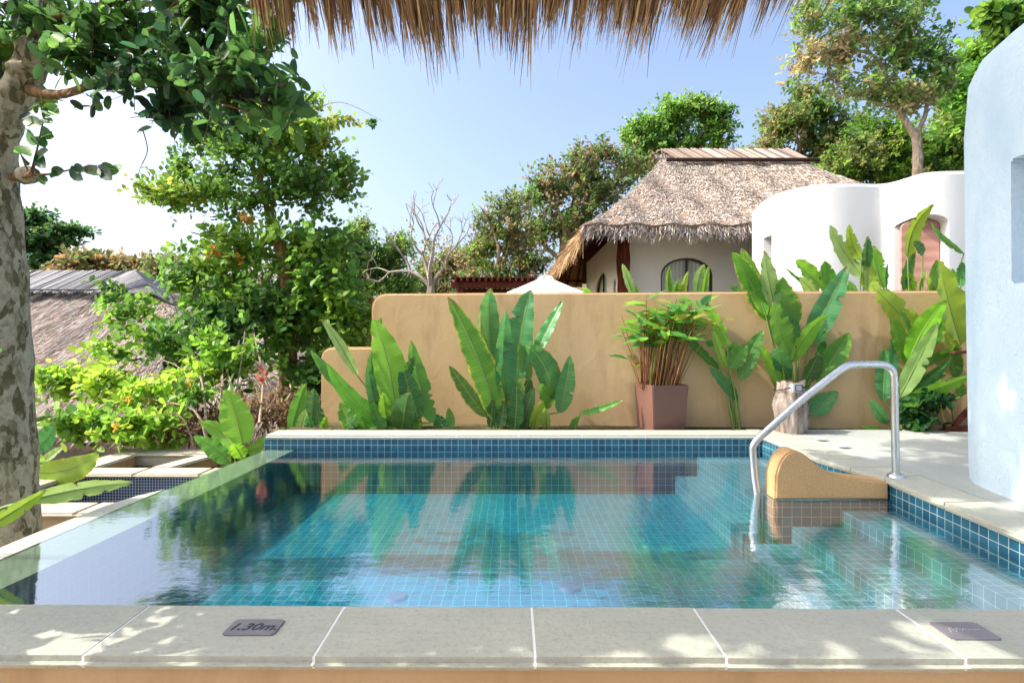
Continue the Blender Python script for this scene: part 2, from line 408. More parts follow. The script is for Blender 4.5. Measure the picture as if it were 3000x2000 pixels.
t = NT('ground_earth'); n = t.noise(1.5, 6); n2 = t.noise(25, 5, .7); M_ground = t.fin(t.mix(t.mix((.10, .08, .05), (.07, .085, .03), n), (.17, .13, .085), t.ramp(n2, [(.45, 0.), (.65, 1.)])), .95, t.bump(n2, .8, .03), .05)
t = NT('bronze_plate'); n = t.noise(18, 5); M_plate = t.fin(t.mix(lin('#989094'), lin('#716e74'), n), .45, t.bump(n, .2, .001), .4, .35)
M_ink = NT('engraving').fin((.04, .045, .05), .6)
M_greyplastic = NT('lamp_housing').fin((.55, .57, .56), .4)
t = NT('solar_cell'); M_cell = t.fin((.35, .38, .44), .1, None, .8)
M_black = NT('black_strap').fin((.015, .015, .015), .5)
M_petal = NT('white_petal').fin((.8, .8, .76), .6)
M_drain = NT('drain_cover').fin((.10, .16, .26), .5)
t = NT('shutter_wood'); sp = t.N('ShaderNodeSeparateXYZ'); t.L(t.geo(), sp.inputs[0]); s = t.math('SINE', t.math('MULTIPLY', sp.outputs['Z'], 40.0)); M_shutter = t.fin(t.mix(lin('#a5786c'), lin('#b28a7e'), t.math('ADD', t.math('MULTIPLY', s, .5), .5)), .6, t.bump(s, .12, .01))

# ================================================================ SETTING
def smooth01(x): x = np.clip(x, 0, 1); return x * x * (3 - 2 * x)
def gz(x, y):
    x = np.asarray(x, float); y = np.asarray(y, float)
    z = -1.25 + 0 * x
    z = z + 1.65 * smooth01((y - 7.15) / .5) * smooth01((x + 2.4) / 1.2)
    z = z + 9 * smooth01((y - 17) / 30) * smooth01((x + 2) / 14)
    z = z + 1.4 * smooth01((y - 13) / 20) * smooth01((2 - x) / 8) - .5 * smooth01((-x - 6) / 6) * smooth01((9 - y) / 4) - 1.3 * smooth01((-x - 2.5) / 1.5) * smooth01((y - 8) / 2) * smooth01((24 - y) / 4)
    return z
gx = np.concatenate([np.linspace(-400, -30, 12), np.linspace(-28, 36, 130), np.linspace(40, 400, 12)])
gy = np.concatenate([np.linspace(-60, -2, 8), np.linspace(-1.5, 60, 160), np.linspace(66, 500, 14)])
GX, GY = np.meshgrid(gx, gy); GZ = gz(GX, GY)
nx, ny = len(gx), len(gy)
V = np.stack([GX.ravel(), GY.ravel(), GZ.ravel()], 1)
ii, jj = np.meshgrid(np.arange(nx - 1), np.arange(ny - 1)); a = (jj * nx + ii).ravel()
g = mk('ground', V, np.stack([a, a + 1, a + nx + 1, a + nx], 1), M_ground, smooth=True); tag(g, kind='structure')

W = -0.14                                               # water level
RE = [(2.50, 6.12), (2.50, 5.75), (2.50, 4.64), (2.62, 4.02), (2.55, 2.83), (2.50, 2.10), (2.50, 1.2)]   # right pool edge
def yin(x): return 2.124 - .0102 * x                    # near inner edge
def yout(x): return 1.758 - .0065 * x

# water sheet
wv = [(-2.62, 2.0), (-2.62, 3.24), (-2.615, 3.6), (-2.605, 3.95), (-2.56, 4.63), (-2.50, 5.78), (2.56, 5.785), (2.56, 4.64), (2.66, 4.02), (2.58, 2.83), (2.56, 2.0)]
bmw = bmesh.new(); bmw.faces.new([bmw.verts.new((x, y, W)) for x, y in wv][::-1])
bmesh.ops.recalc_face_normals(bmw, faces=bmw.faces)
wo = bm_obj('water', bmw, M_water); tag(wo, kind='structure')
if wo.data.polygons[0].normal.z < 0: wo.data.flip_normals()

# pool
pool = empty('swimming_pool', (0, 4, -.7), 'turquoise tiled infinity pool with grey stone coping in the foreground', 'swimming pool')
FLO = -.60
def tilewall(name, path, z0, z1, mat, parent, inward=True):
    V = []; Fc = []; uv = []; u = 0
    for i, (x, y) in enumerate(path):
        if i: u += math.hypot(x - path[i - 1][0], y - path[i - 1][1])
        V += [(x, y, z0), (x, y, z1)]; uv += [(u, z0 - z1), (u, 0)]
        if i: k = 2 * i; Fc.append((k - 2, k, k + 1, k - 1))
    return mk(name, V, Fc, mat, parent, uv=uv)
rw = [(x + .035, y) for x, y in RE[1:6]]
tilewall('pool_wall', [(-2.52, 5.785), (2.54, 5.785)] + [(x, y) for x, y in rw], FLO, -.036, M_tile, pool)
tilewall('pool_wall', [(-2.36, 2.16), (-2.32, 2.76), (-2.2, 5.785)], FLO, W - .012, M_dark, pool)
tilewall('pool_wall', [(2.54, 2.14), (-2.6, 2.17)], FLO, -.036, M_tile, pool)
def flat(name, pts, z, mat, parent, sc=1.0):
    return mk(name, [(x, y, z) for x, y in pts], [tuple(range(len(pts)))], mat, parent, uv=[(x, y) for x, y in pts])
flat('pool_floor', [(-2.4, 2.1), (2.7, 2.1), (2.7, 5.8), (-2.4, 5.8)], FLO, M_floor, pool)
def stepblock(name, x0, x1, y0, y1, zt):
    V = [(x0, y0, zt), (x1, y0, zt), (x1, y1, zt), (x0, y1, zt), (x0, y0, FLO), (x0, y1, FLO), (x1, y0, FLO), (x1, y1, FLO)]
    Fc = [(0, 1, 2, 3), (4, 0, 3, 5), (4, 6, 1, 0), (5, 3, 2, 7)]
    vs = []; fs = []; uv = []
    for q, f in enumerate(Fc):
        o = len(vs)
        for i in f:
            x, y, z = V[i]; vs.append((x, y, z))
            uv.append((x, y) if q == 0 else ((y, z) if q == 1 else (x, z)))
        fs.append((o, o + 1, o + 2, o + 3))
    return mk(name, vs, fs, M_step, pool, uv=uv)
stepblock('step', 2.30, 2.68, 2.12, 3.97, -.215)
stepblock('step', 1.95, 2.302, 2.12, 3.97, -.325)
stepblock('step', 1.62, 1.952, 2.12, 3.97, -.445)
stepblock('bench', 1.88, 2.68, 4.10, 5.79, -.225)
stepblock('step', 1.66, 1.882, 4.10, 5.79, -.42)
# dark tile footing below the render divider
V = [(1.82, 3.975, -.6), (2.66, 3.975, -.6), (2.66, 3.975, -.145), (1.82, 3.975, -.145), (1.82, 4.12, -.6), (1.82, 4.12, -.145)]
mk('divider_footing', V, [(0, 1, 2, 3), (4, 0, 3, 5)], M_tile, pool, uv=[(0, 0), (.84, 0), (.84, .455), (0, .455), (-.15, 0), (-.15, .455)])
for (dx, dy) in (P(1160, 1750, 1)[[0, 2]], P(1670, 1722, 1)[[0, 2]]):
    Z = 1.6 / (1 - dy) * 1.0
    c = (dx * Z, Z, FLO + .008)
    bm = bmesh.new(); bmesh.ops.create_cone(bm, cap_ends=True, segments=20, radius1=.075, radius2=.06, depth=.016)
    bmesh.ops.translate(bm, verts=bm.verts, vec=c); bm_obj('drain', bm, M_drain, pool, 35)
# near coping stones
def stone(pts, z0=-.042, z1=0., mat=M_stone, parent=pool, bev=.019, name='coping_stone'):
    # tiny jitter makes the row hand laid
    return prism(name, pts, z0, z1, mat, parent, bev, 4, 'along')
gaps = 0.0042
jx = [-3.6, -2.75, -2.07, -1.347, -.621, .072, .668, 1.41, 2.14, 2.9]
for i in range(len(jx) - 1):
    a, b = jx[i] + gaps, jx[i + 1] - gaps
    if a < -2.7: pts = [(a, yout(a)), (b, yout(b)), (b, yin(b) - .02), (a, yin(a) - .02)]
    else: pts = [(a, yout(a)), (b, yout(b)), (b, yin(b)), (a, yin(a))]
    sk = rng.uniform(-.0012, .0012)
    stone(pts, -.042 + sk, sk)
for x in jx[1:-1]:
    a, b = x - gaps - .001, x + gaps + .001
    prism('grout', [(a, yout(a) + .0022), (b, yout(b) + .0022), (b, yin(b) - .002), (a, yin(a) - .002)], -.0385, -.0016, M_grout, pool, .017, 4, 'along')
# plinth under it
prism('pool_plinth', [(-3.6, yout(-3.6) + .03), (3.2, yout(3.2) + .03), (3.2, 2.17), (2.55, 2.15), (-2.55, 2.20), (-3.6, 2.17)], -1.3, -.040, M_plinth, pool, .004, 1)
# far coping
jf = [-2.50, -1.92, -1.22, -.565, .07, .71, 1.35, 1.98, 2.50]
for i in range(len(jf) - 1):
    a, b = jf[i] + gaps * .8, jf[i + 1] - gaps * .8
    sk = rng.uniform(-.001, .001)
    stone([(a, 5.748), (b, 5.748), (b, 6.10), (a, 6.10)], -.042 + sk, sk)
prism('grout', [(-2.49, 5.752), (2.49, 5.752), (2.49, 6.09), (-2.49, 6.09)], -.039, -.003, M_grout, pool, .017, 3, 'along')
prism('pool_shell', [(-2.5, 5.79), (2.6, 5.79), (2.6, 6.08), (-2.5, 6.08)], -1.3, -.041, M_plinth, pool, .003, 1)
# infinity edge wall: submerged top + dry outer stone lip
prism('infinity_edge', [(-2.365, 2.1), (-2.32, 2.76), (-2.205, 5.77), (-2.49, 5.77), (-2.555, 4.63), (-2.60, 3.95), (-2.61, 3.6), (-2.615, 3.24), (-2.615, 2.1)], -1.25, W - .010, m_stone('wet_stone', lin('#8f9070'), lin('#7f8262')), pool)
prism('infinity_lip', [(-2.622, 2.1), (-2.622, 3.24), (-2.617, 3.6), (-2.607, 3.95), (-2.585, 4.3), (-2.70, 4.1), (-2.76, 3.85), (-2.775, 3.3), (-2.78, 2.1)], -1.25, W - .003, M_stone, pool, .012, 2, 'horiz')

# deck (setting) and the bed behind the far coping
dk = prism('deck', [(2.86, 6.12), (2.86, 4.64), (2.95, 4.1), (2.9, 2.83), (2.9, 2.14), (2.9, -.5), (6.6, -.5), (6.6, 6.12)], -1.3, -.003, M_deck)
tag(dk, kind='structure')
rp = RE[:]
ro = [(2.856, 6.12), (2.856, 5.75), (2.856, 4.64), (2.946, 4.10), (2.896, 2.83), (2.896, 2.10), (2.896, 1.2)]
def lerp2(a, b, t): return (a[0] + (b[0] - a[0]) * t, a[1] + (b[1] - a[1]) * t)
for i in range(len(rp) - 2):
    n = 1 if i in (0,) else 2 if i != 1 else 2
    for k in range(n):
        t0, t1 = k / n, (k + 1) / n; e = .004
        p0, p1 = lerp2(rp[i], rp[i + 1], t0 + e), lerp2(rp[i], rp[i + 1], t1 - e)
        q0, q1 = lerp2(ro[i], ro[i + 1], t0 + e), lerp2(ro[i], ro[i + 1], t1 - e)
        stone([p0, p1, q1, q0], -.042, .001, M_stone)
tb = prism('planting_bed', [(-2.5, 6.1), (6.4, 6.13), (6.4, 6.5), (-2.5, 7.05)], -1.3, -.03, M_ground); tag(tb, kind='structure')
fl = prism('terrace_floor', [(-3.6, -5), (2.9, -5), (2.9, 1.79), (-3.6, 1.79)], -1.3, -.72, M_plinth); tag(fl, kind='structure')

# lower dark mosaic plunge pool with buff coping, planter behind
lp = empty('plunge_pool', (-3.8, 5.5, -1.0), 'small lower plunge pool lined with dark blue mosaic beside the infinity edge', 'plunge pool')
T0 = -.49; T1 = -.45
tilewall('mosaic_lining', [(-4.6, 4.98), (-4.6, 6.0), (-2.70, 6.0), (-2.70, 4.98), (-4.6, 4.98)], -.94, T0, M_mosaic, lp)
flat('mosaic_floor', [(-4.6, 4.98), (-2.7, 4.98), (-2.7, 6.0), (-4.6, 6.0)], -.935, M_mosaic, lp)
def cp(pts, name='coping_stone', par=lp, z0=T0, z1=T1): return prism(name, pts, z0, z1, M_stoneb, par, .018, 3, 'horiz')
cp([(-4.95, 5.98), (-4.0, 5.98), (-4.0, 6.30), (-4.95, 6.30)]); cp([(-3.992, 5.98), (-3.3, 5.98), (-3.3, 6.30), (-3.992, 6.30)]); cp([(-3.292, 5.98), (-2.64, 5.98), (-2.62, 6.30), (-3.292, 6.30)])
cp([(-4.95, 4.66), (-4.58, 4.66), (-4.58, 5.972), (-4.95, 5.972)])
cp([(-4.572, 4.66), (-3.6, 4.66), (-3.6, 4.99), (-4.572, 4.99)]); cp([(-3.592, 4.66), (-2.78, 4.66), (-2.72, 4.99), (-3.592, 4.99)])
prism('pool_body', [(-4.9, 4.7), (-2.80, 4.7), (-2.78, 4.97), (-4.9, 4.97)], -1.9, T0 - .002, M_plinth, lp, .004, 1)
prism('pool_body', [(-4.9, 6.02), (-2.7, 6.02), (-2.7, 6.27), (-4.9, 6.27)], -1.9, T0 - .002, M_plinth, lp, .004, 1)
prism('pool_body', [(-4.9, 4.972), (-4.62, 4.972), (-4.62, 6.018), (-4.9, 6.018)], -1.9, T0 - .002, M_plinth, lp, .004, 1)
pb = empty('planter_box', (-4.4, 6.9, -1.0), 'raised planter box with buff stone rim and square opening behind the plunge pool', 'planter')
cp([(-4.95, 7.02), (-3.55, 7.02), (-3.55, 7.34), (-4.95, 7.34)], 'rim_stone', pb); cp([(-4.95, 6.308), (-4.62, 6.308), (-4.62, 7.012), (-4.95, 7.012)], 'rim_stone', pb)
cp([(-4.02, 6.308), (-3.78, 6.308), (-3.60, 7.012), (-3.84, 7.012)], 'rim_stone', pb)
prism('box_wall', [(-4.9, 7.05), (-3.6, 7.05), (-3.6, 7.3), (-4.9, 7.3)], -1.9, T0 - .002, M_stoneb, pb, .004, 1)
prism('box_wall', [(-3.98, 6.308), (-3.82, 6.308), (-3.64, 7.045), (-3.80, 7.045)], -1.9, T0 - .002, M_wall, pb, .004, 1)
prism('box_wall', [(-4.9, 6.308), (-4.66, 6.308), (-4.66, 7.045), (-4.9, 7.045)], -1.9, T0 - .002, M_wall, pb, .004, 1)
flat('soil', [(-4.7, 6.28), (-3.8, 6.28), (-3.6, 7.06), (-4.7, 7.06)], -.60, M_ground, pb)

# ochre garden wall (tall part + low shoulder)
def arc(cx, cz, r, a0, a1, n=7): return [(cx + r * math.cos(R(a0 + (a1 - a0) * i / (n - 1))), cz + r * math.sin(R(a0 + (a1 - a0) * i / (n - 1)))) for i in range(n)]
gw_o = (-2.28, 7.02); gw_d = Vector((7.4 + 2.28 - .0, -0.66 * (9.68 / 7.4), 0)).normalized()
gw_d = Vector((7.4, -.56, 0)).normalized(); gw_n = Vector((gw_d.y, -gw_d.x, 0))
def wp(s, z, off=0.0): p = Vector((gw_o[0], gw_o[1], z)) + gw_d * s + gw_n * (-off); return p
prof = [(0, -1.3)] + [(p[0], p[1]) for p in arc(.14, .73, .14, 180, 90)] + [(.62, .87)] + [(.62, .88)] + [(p[0], p[1]) for p in arc(.80, 1.33, .18, 180, 90)] + [(2.4, 1.512), (3.6, 1.505), (5.2, 1.51), (7.7, 1.505), (7.7, -1.3)]
bm = bmesh.new()
fr = [bm.verts.new(wp(s, z, -.0)) for s, z in prof]; bk = [bm.verts.new(wp(s, z, -.2)) for s, z in prof]
# off>0 is towards the camera in wp(), so the back is at -.2
f1 = bm.faces.new(fr); f2 = bm.faces.new(bk[::-1])
for i in range(len(prof)): bm.faces.new((fr[i], fr[(i + 1) % len(prof)], bk[(i + 1) % len(prof)], bk[i]))
bmesh.ops.recalc_face_normals(bm, faces=bm.faces)
bmesh.ops.bevel(bm, geom=[e for e in bm.edges if (e in f1.edges or e in f2.edges)] if f1.is_valid else [], offset=.022, segments=3, affect='EDGES')
gwall = bm_obj('garden_wall', bm, M_wall, None, 40); tag(gwall, 'ochre plastered garden wall with rounded stepped end behind the pool', 'wall')

# pale blue wall building on the right
bw = empty('villa_wing', (3.8, 3.4, 0), 'pale blue plastered villa wall with square recess at the right edge', 'building')
prf = [(3.03, -.4), (3.03, 1.6), (3.045, 2.8), (3.06, 3.40), (3.10, 3.69), (3.15, 3.88), (3.24, 4.03), (3.42, 4.12), (3.7, 4.15), (5.6, 4.15), (5.6, -.4)]
bm = bmesh.new(); N = len(prf)
zs = [0 - 1.2, 0, .15, 1.2, 2.4, 2.76, 2.87, 2.93, 2.96]; ins = [0, 0, -.004, -.014, -.022, -.005, .035, .09, .21]
rings = []
cxm, cym = 4.4, 2.2
for z, i_ in zip(zs, ins):
    rings.append([bm.verts.new((p[0] + i_ * (1 if p[0] < 4 else -1) * (1 if True else 0), p[1] - (i_ if p[1] > 3.9 else 0) - (i_ * .8 if 3.6 < p[1] <= 3.9 else 0), z + (.0 if z < 2.2 else max(0, (3.9 - p[1])) * .03))) for p in prf])
for r0, r1 in zip(rings, rings[1:]):
    for k in range(N): bm.faces.new((r0[k], r0[(k + 1) % N], r1[(k + 1) % N], r1[k]))
bm.faces.new(rings[-1]); bm.faces.new(rings[0][::-1]); bmesh.ops.recalc_face_normals(bm, faces=bm.faces)
bwm = bm_obj('wall', bm, M_blue, bw, 60)
cut = box('cutter', (3.16, 2.90, 1.70), (.42, 1.16, .76), M_blue, None, bev=.015); carve(bwm, [cut])

# ---------------------------------------------------------------- white curved building
wb = empty('curved_villa', (5.6, 9.5, .4), 'white curved plaster villa behind the ochre wall, right of the thatched bungalow', 'building')
pl = [(4.60, 10.9), (4.50, 10.4), (4.46, 10.0), (4.47, 9.72), (4.58, 9.38), (4.76, 9.17), (4.95, 9.06), (5.24, 9.0), (5.60, 9.0), (5.85, 9.02), (5.95, 8.96), (6.00, 8.78), (6.05, 8.52), (6.14, 8.40), (6.32, 8.33), (6.65, 8.30), (7.6, 8.3), (8.6, 8.4), (8.6, 11.6), (4.9, 11.6)]
from bisect import bisect
def cr2(pts, n=3):
    o = smoothpath([(x, y, 0) for x, y in pts], n); return [(p[0], p[1]) for p in o]
pls = cr2(pl[:17], 4) + pl[17:]
bm = bmesh.new(); bm_prism(bm, pls, -.4, 3.43, 0); bmesh.ops.recalc_face_normals(bm, faces=bm.faces)
top = [f for f in bm.faces if f.normal.z > .9]
bmesh.ops.bevel(bm, geom=list({e for f in top for e in f.edges}), offset=.06, segments=3, affect='EDGES')
wbm = bm_obj('wall', bm, M_white, wb, 35)
c1 = box('cutter', (4.42, 9.95, 2.47), (.62, .34, .54), M_white, None, Matrix.Rotation(R(-8), 3, 'Z'), .0)
def arch_cut(cx, cy, z0, z1, wd, rise, depth, rotz=0):
    pts = [(-wd / 2, z0), (wd / 2, z0), (wd / 2, z1 - rise)]
    for i in range(1, 12):
        a = math.pi * i / 12; pts.append((wd / 2 * math.cos(a), z1 - rise + rise * math.sin(a)))
    pts.append((-wd / 2, z1 - rise))
    bm = bmesh.new(); M = Matrix.Translation((cx, cy, 0)) @ Matrix.Rotation(rotz, 4, 'Z')
    A = [bm.verts.new(M @ Vector((x, -depth / 2, z))) for x, z in pts]; B = [bm.verts.new(M @ Vector((x, depth / 2, z))) for x, z in pts]
    bm.faces.new(A); bm.faces.new(B[::-1])
    for i in range(len(pts)): bm.faces.new((A[i], A[(i + 1) % len(pts)], B[(i + 1) % len(pts)], B[i]))
    bmesh.ops.recalc_face_normals(bm, faces=bm.faces)
    return bm
def cutobj(bm, mat): return bm_obj('cutter', bm, mat)
c2 = cutobj(arch_cut(6.12, 8.4, .6, 2.80, .56, .14, .9, R(-14)), M_white)
carve(wbm, [c1, c2])
bm = arch_cut(6.20, 8.66, .6, 2.78, .50, .13, .06, R(-14)); sh = bm_obj('shutter', bm, M_shutter, wb)
bm = bmesh.new()
for zz in (2.32, 2.42, 2.52, 2.62): bar(bm, (4.62, 9.80, zz), (4.62, 10.10, zz), .015, .015)
w3 = bm_obj('window_grille', bm, M_frame, wb)
box('window', (4.68, 9.97, 2.47), (.03, .40, .56), M_glass, wb, Matrix.Rotation(R(-8), 3, 'Z'), 0)

# ---------------------------------------------------------------- thatched roofs
def pal(n, cols, jit=.12):
    cols = np.array(cols); k = rng.integers(0, len(cols), n); c = cols[k] * (1 + rng.normal(0, jit, (n, 1)))
    return np.clip(c * (1 + rng.normal(0, .03, (n, 3))), .002, 1)
def norm(a): return a / np.maximum(np.linalg.norm(a, axis=-1, keepdims=True), 1e-9)
def blades(name, pos, d, n, L, wd, col, mat, parent, segs=1, droop=None, tipw=.12):
    """thin tapering blades (quads) starting at pos along d, face normal n"""
    pos = np.asarray(pos, float); d = norm(np.asarray(d, float)); s = norm(np.cross(d, n)); N = len(pos)
    L = np.broadcast_to(L, (N,))[:, None]; wd = np.broadcast_to(wd, (N,))[:, None]
    rows = []
    for k in range(segs + 1):
        t = k / segs; p = pos + d * L * t
        if droop is not None: p = p + droop * (t * t) * L
        ww = wd * .5 * ((1 - t) + tipw * t) if k else wd * .5
        rows.append((p - s * ww, p + s * ww))
    V = np.stack([q for r in rows for q in r], 1).reshape(-1, 3); M = 2 * (segs + 1)
    base = np.arange(N)[:, None] * M
    Fc = np.concatenate([base + np.array([[2 * k, 2 * k + 1, 2 * k + 3, 2 * k + 2]]) for k in range(segs)], 0)
    c = np.repeat(np.asarray(col), M, 0)
    return mk(name, V, Fc, mat, parent, col=c)
class Hip:
    def __init__(s, x0, x1, y0, y1, ze, rx0, rx1, ry, zr, pw=1.2, rnd=0.0):
        s.__dict__.update(locals())
    def pt(s, side, u, t, off=0.0):
        u = np.asarray(u, float); t = np.asarray(t, float)
        if side == 0: ex, ey, rx = s.x0 + (s.x1 - s.x0) * u, s.y0 + 0 * u, s.rx0 + (s.rx1 - s.rx0) * u
        elif side == 1: ex, ey, rx = s.x1 + 0 * u, s.y0 + (s.y1 - s.y0) * u, s.rx1 + 0 * u
        elif side == 2: ex, ey, rx = s.x1 + (s.x0 - s.x1) * u, s.y1 + 0 * u, s.rx1 + (s.rx0 - s.rx1) * u
        else: ex, ey, rx = s.x0 + 0 * u, s.y1 + (s.y0 - s.y1) * u, s.rx0 + 0 * u
        x = ex + (rx - ex) * t; y = ey + (s.ry - ey) * t
        z = s.ze + (s.zr - s.ze) * np.power(t, s.pw) + off + .05 * np.sin(3.1 * x + 1.7 * y) * np.sin(t * 3.14) + .03 * np.sin(7.3 * x - 4 * t)
        return np.stack([x, y, z], -1)
    def mesh(s, name, mat, parent, off=0.0, t1=1.0, flip=False):
        V = []; Fc = []
        for sd in range(4):
            nu, nt = 28, 14; U, T = np.meshgrid(np.linspace(0, 1, nu), np.linspace(0, t1, nt)); p = s.pt(sd, U, T, off).reshape(-1, 3); o = len(V)
            V += list(p)
            for j in range(nt - 1):
                for i in range(nu - 1):
                    a = o + j * nu + i; f = (a, a + 1, a + nu + 1, a + nu); Fc.append(f[::-1] if flip else f)
        return mk(name, V, Fc, mat, parent, smooth=True)
    def rim(s, name, mat, parent, dz):
        V = []; Fc = []
        for sd in range(4):
            U = np.linspace(0, 1, 28); a = s.pt(sd, U, 0 * U, 0); b = s.pt(sd, U, 0 * U, dz); o = len(V); V += list(a) + list(b)
            for i in range(27): Fc.append((o + i, o + 28 + i, o + 29 + i, o + i + 1))
        return mk(name, V, Fc, mat, parent)
    def strands(s, name, mat, parent, n, L, wd, cols, sides=(0, 3, 1), lift=.12, lean=0.0, spread=.25, segs=1):
        P_, D_, N_ = [], [], []
        for sd, fr in sides:
            m = int(n * fr); u = rng.random(m); t = rng.random(m) ** 1.15 * .99
            p = s.pt(sd, u, t); e = .01
            dn = norm(s.pt(sd, u, np.maximum(t - e, 0) + (t < e) * 0) - s.pt(sd, u, t + e)); su = norm(s.pt(sd, np.clip(u + e, 0, 1.02), t) - s.pt(sd, u, t))
            nn = norm(np.cross(su, -dn)); nn = nn * np.sign(nn[:, 2:3])
            d = norm(dn + su * (rng.normal(0, spread, (m, 1)) + lean) + nn * rng.uniform(.0, lift, (m, 1)))
            P_.append(p + nn * .02); D_.append(d); N_.append(nn + rng.normal(0, .35, (m, 3)))
        p = np.concatenate(P_); N = len(p)
        return blades(name, p, np.concatenate(D_), np.concatenate(N_), rng.uniform(.6, 1.3, N) * L, rng.uniform(.6, 1.3, N) * wd, pal(N, cols), mat, parent, segs)
    def fringe(s, name, mat, parent, n, L, wd, cols, sides, out=.6, thick=.2):
        P_, D_, N_ = [], [], []
        for sd, fr in sides:
            m = int(n * fr); u = rng.random(m); p = s.pt(sd, u, 0 * u + .004); p[:, 2] -= rng.random(m) * thick
            a = s.pt(sd, u, 0 * u); b = s.pt(sd, u, 0 * u + .03); dn = norm(a - b)
            d = norm(dn * out + np.array([0, 0, -1.]) * rng.uniform(.2, 1.1, (m, 1)) + rng.normal(0, .22, (m, 3)))
            P_.append(p + dn * 0.0); D_.append(d); N_.append(norm(dn + rng.normal(0, .6, (m, 3))))
        p = np.concatenate(P_); N = len(p)
        return blades(name, p, np.concatenate(D_), np.concatenate(N_), rng.uniform(.4, 1.4, N) * L, rng.uniform(.5, 1.2, N) * wd, pal(N, cols, .2), mat, parent, 1)
GREYT = [lin('#beb4ab'), lin('#ada297'), lin('#988c82'), lin('#cdc4ba'), lin('#80756b')]
GOLD = [lin('#bb9a72'), lin('#a28260'), lin('#8a6c4c'), lin('#cbb08a')]

def ridge_sticks(parent, xa, xb, y, z, run, drop, n, lean, rad, cols, hipend=True):
    """row of slanted poles tied over the ridge, both slopes"""
    mb = MB(); cc = np.array(cols)
    for sgn in (-1, 1):
        for i in range(n):
            t = i / (n - 1); x = xa + (xb - xa) * t; c = tuple(cc[rng.integers(len(cc))] * rng.uniform(.8, 1.15))
            top = (x, y + sgn * .03, z + rng.uniform(0, .04)); bot = (x + lean, y + sgn * run, z - drop + rng.uniform(-.03, .02))
            mb.tube([top, bot], rad * rng.uniform(.8, 1.15), 5, c)
    for sgn in (-1, 1):
        mb.tube([(xa + lean * .8 - .1, y + sgn * run * .95, z - drop * .92 + rad), (xb + lean * .8 + .1, y + sgn * run * .95, z - drop * .92 + rad)], rad * .8, 6, tuple(cc[0] * .35))
    return mb

# main bungalow
bg = empty('thatched_bungalow', (6, 17, .4), 'cream bungalow with tall grey thatched hip roof and dark log posts', 'building')
H = Hip(1.62, 10.9, 13.0, 25.0, 3.55, 5.15, 9.4, 19.0, 7.05, 1.18)
rf = H.mesh('roof', M_thatch, bg)
H.mesh('soffit', M_log, rf, -.24, 1.0, True); H.rim('thatch_edge', M_thatch, rf, -.24)
H.strands('thatch_surface', M_strand, rf, 46000, .17, .020, GREYT, ((0, .66), (3, .2), (1, .14)), .12, 0, .3)
H.fringe('eave_fringe', M_strand, rf, 5200, .30, .028, GREYT, ((0, .7), (1, .05)), 1.0, .2)
H.fringe('eave_fringe', M_strand, rf, 3800, .50, .03, GOLD, ((3, 1.0),), 1.0, .25)
mb = ridge_sticks(rf, 5.0, 9.15, 19.0, 7.22, .95, .66, 44, .42, .030, [lin('#b3a79c'), lin('#8c7e74'), lin('#a0948a'), lin('#6e6058')])
mb.build('ridge_cap', M_stick, rf, col=True)
H2 = MB(); H2.tube([(4.9, 18.05, 6.60), (9.75, 18.05, 6.60)], .06, 6, lin('#3a2c24')); H2.build('ridge_pole', M_stick, rf, col=True)
# walls
prism('wall_block', [(2.75, 14.0), (10.2, 14.0), (10.2, 21.0), (2.75, 21.0)], -.2, 3.72, M_cream, bg, .02, 2)
wbk = [c for c in bg.children if c.name.startswith('wall_block')][0]; wbk.name = 'wall'
def arch_win(cx, cy, z0, z1, wd, rise, rotz, depth=.5):
    return cutobj(arch_cut(cx, cy, z0, z1, wd, rise, depth, rotz), M_cream)
cuts = [arch_win(4.30, 14.0, .6, 2.93, 1.28, .42, 0), arch_win(2.75, 17.6, .6, 2.95, 2.3, .5, R(90)), arch_win(2.75, 15.25, .8, 2.55, .34, .17, R(90))]
carve(wbk, cuts)
def arch_ring(name, cx, cy, z0, z1, wd, rise, rotz, fw, dep, mat, par):
    pts = [(-wd / 2, z0), (-wd / 2, z1 - rise)] + [(-wd / 2 * math.cos(math.pi * i / 14), z1 - rise + rise * math.sin(math.pi * i / 14)) for i in range(1, 14)] + [(wd / 2, z1 - rise), (wd / 2, z0)]
    M = Matrix.Translation((cx, cy, 0)) @ Matrix.Rotation(rotz, 4, 'Z'); bm = bmesh.new()
    for a, b in zip(pts, pts[1:]): bar(bm, M @ Vector((a[0], 0, a[1])), M @ Vector((b[0], 0, b[1])), dep, fw)
    if wd > 1: bar(bm, M @ Vector((0.02, 0, z0)), M @ Vector((0.02, 0, z1 - .02)), dep * .7, fw)
    return bm_obj(name, bm, mat, par)
for (cx, cy, z0, z1, wd, rise, rot) in ((4.30, 14.0, .6, 2.93, 1.28, .42, 0), (2.75, 17.6, .6, 2.95, 2.3, .5, R(90)), (2.75, 15.25, .8, 2.55, .34, .17, R(90))):
    off = Vector((0, .16, 0)) if rot == 0 else Vector((.16, 0, 0))
    wn_ = bm_obj('window', arch_cut(cx + off.x, cy + off.y, z0, z1 - .01, wd - .02, rise, .03, rot), M_curtain, bg)
    arch_ring('window_frame', cx + off.x * .55, cy + off.y * .55, z0, z1 - .02, wd - .04, rise, rot, .05, .07, M_frame, wn_)
for (x, y, r_, lean) in ((2.70, 13.72, .155, .0), (6.12, 13.6, .15, .03), (9.6, 13.6, .15, 0), (1.95, 21.4, .13, 0)):
    mb = MB(); mb.tube(smoothpath([(x, y, .2), (x + .03, y, 1.4), (x - .02 + lean, y, 2.6), (x + lean, y, 3.8)], 5), [r_ * (1 + .10 * math.sin(i * 1.9)) for i in range(16)], 10)
    mb.build('post', M_log, bg)
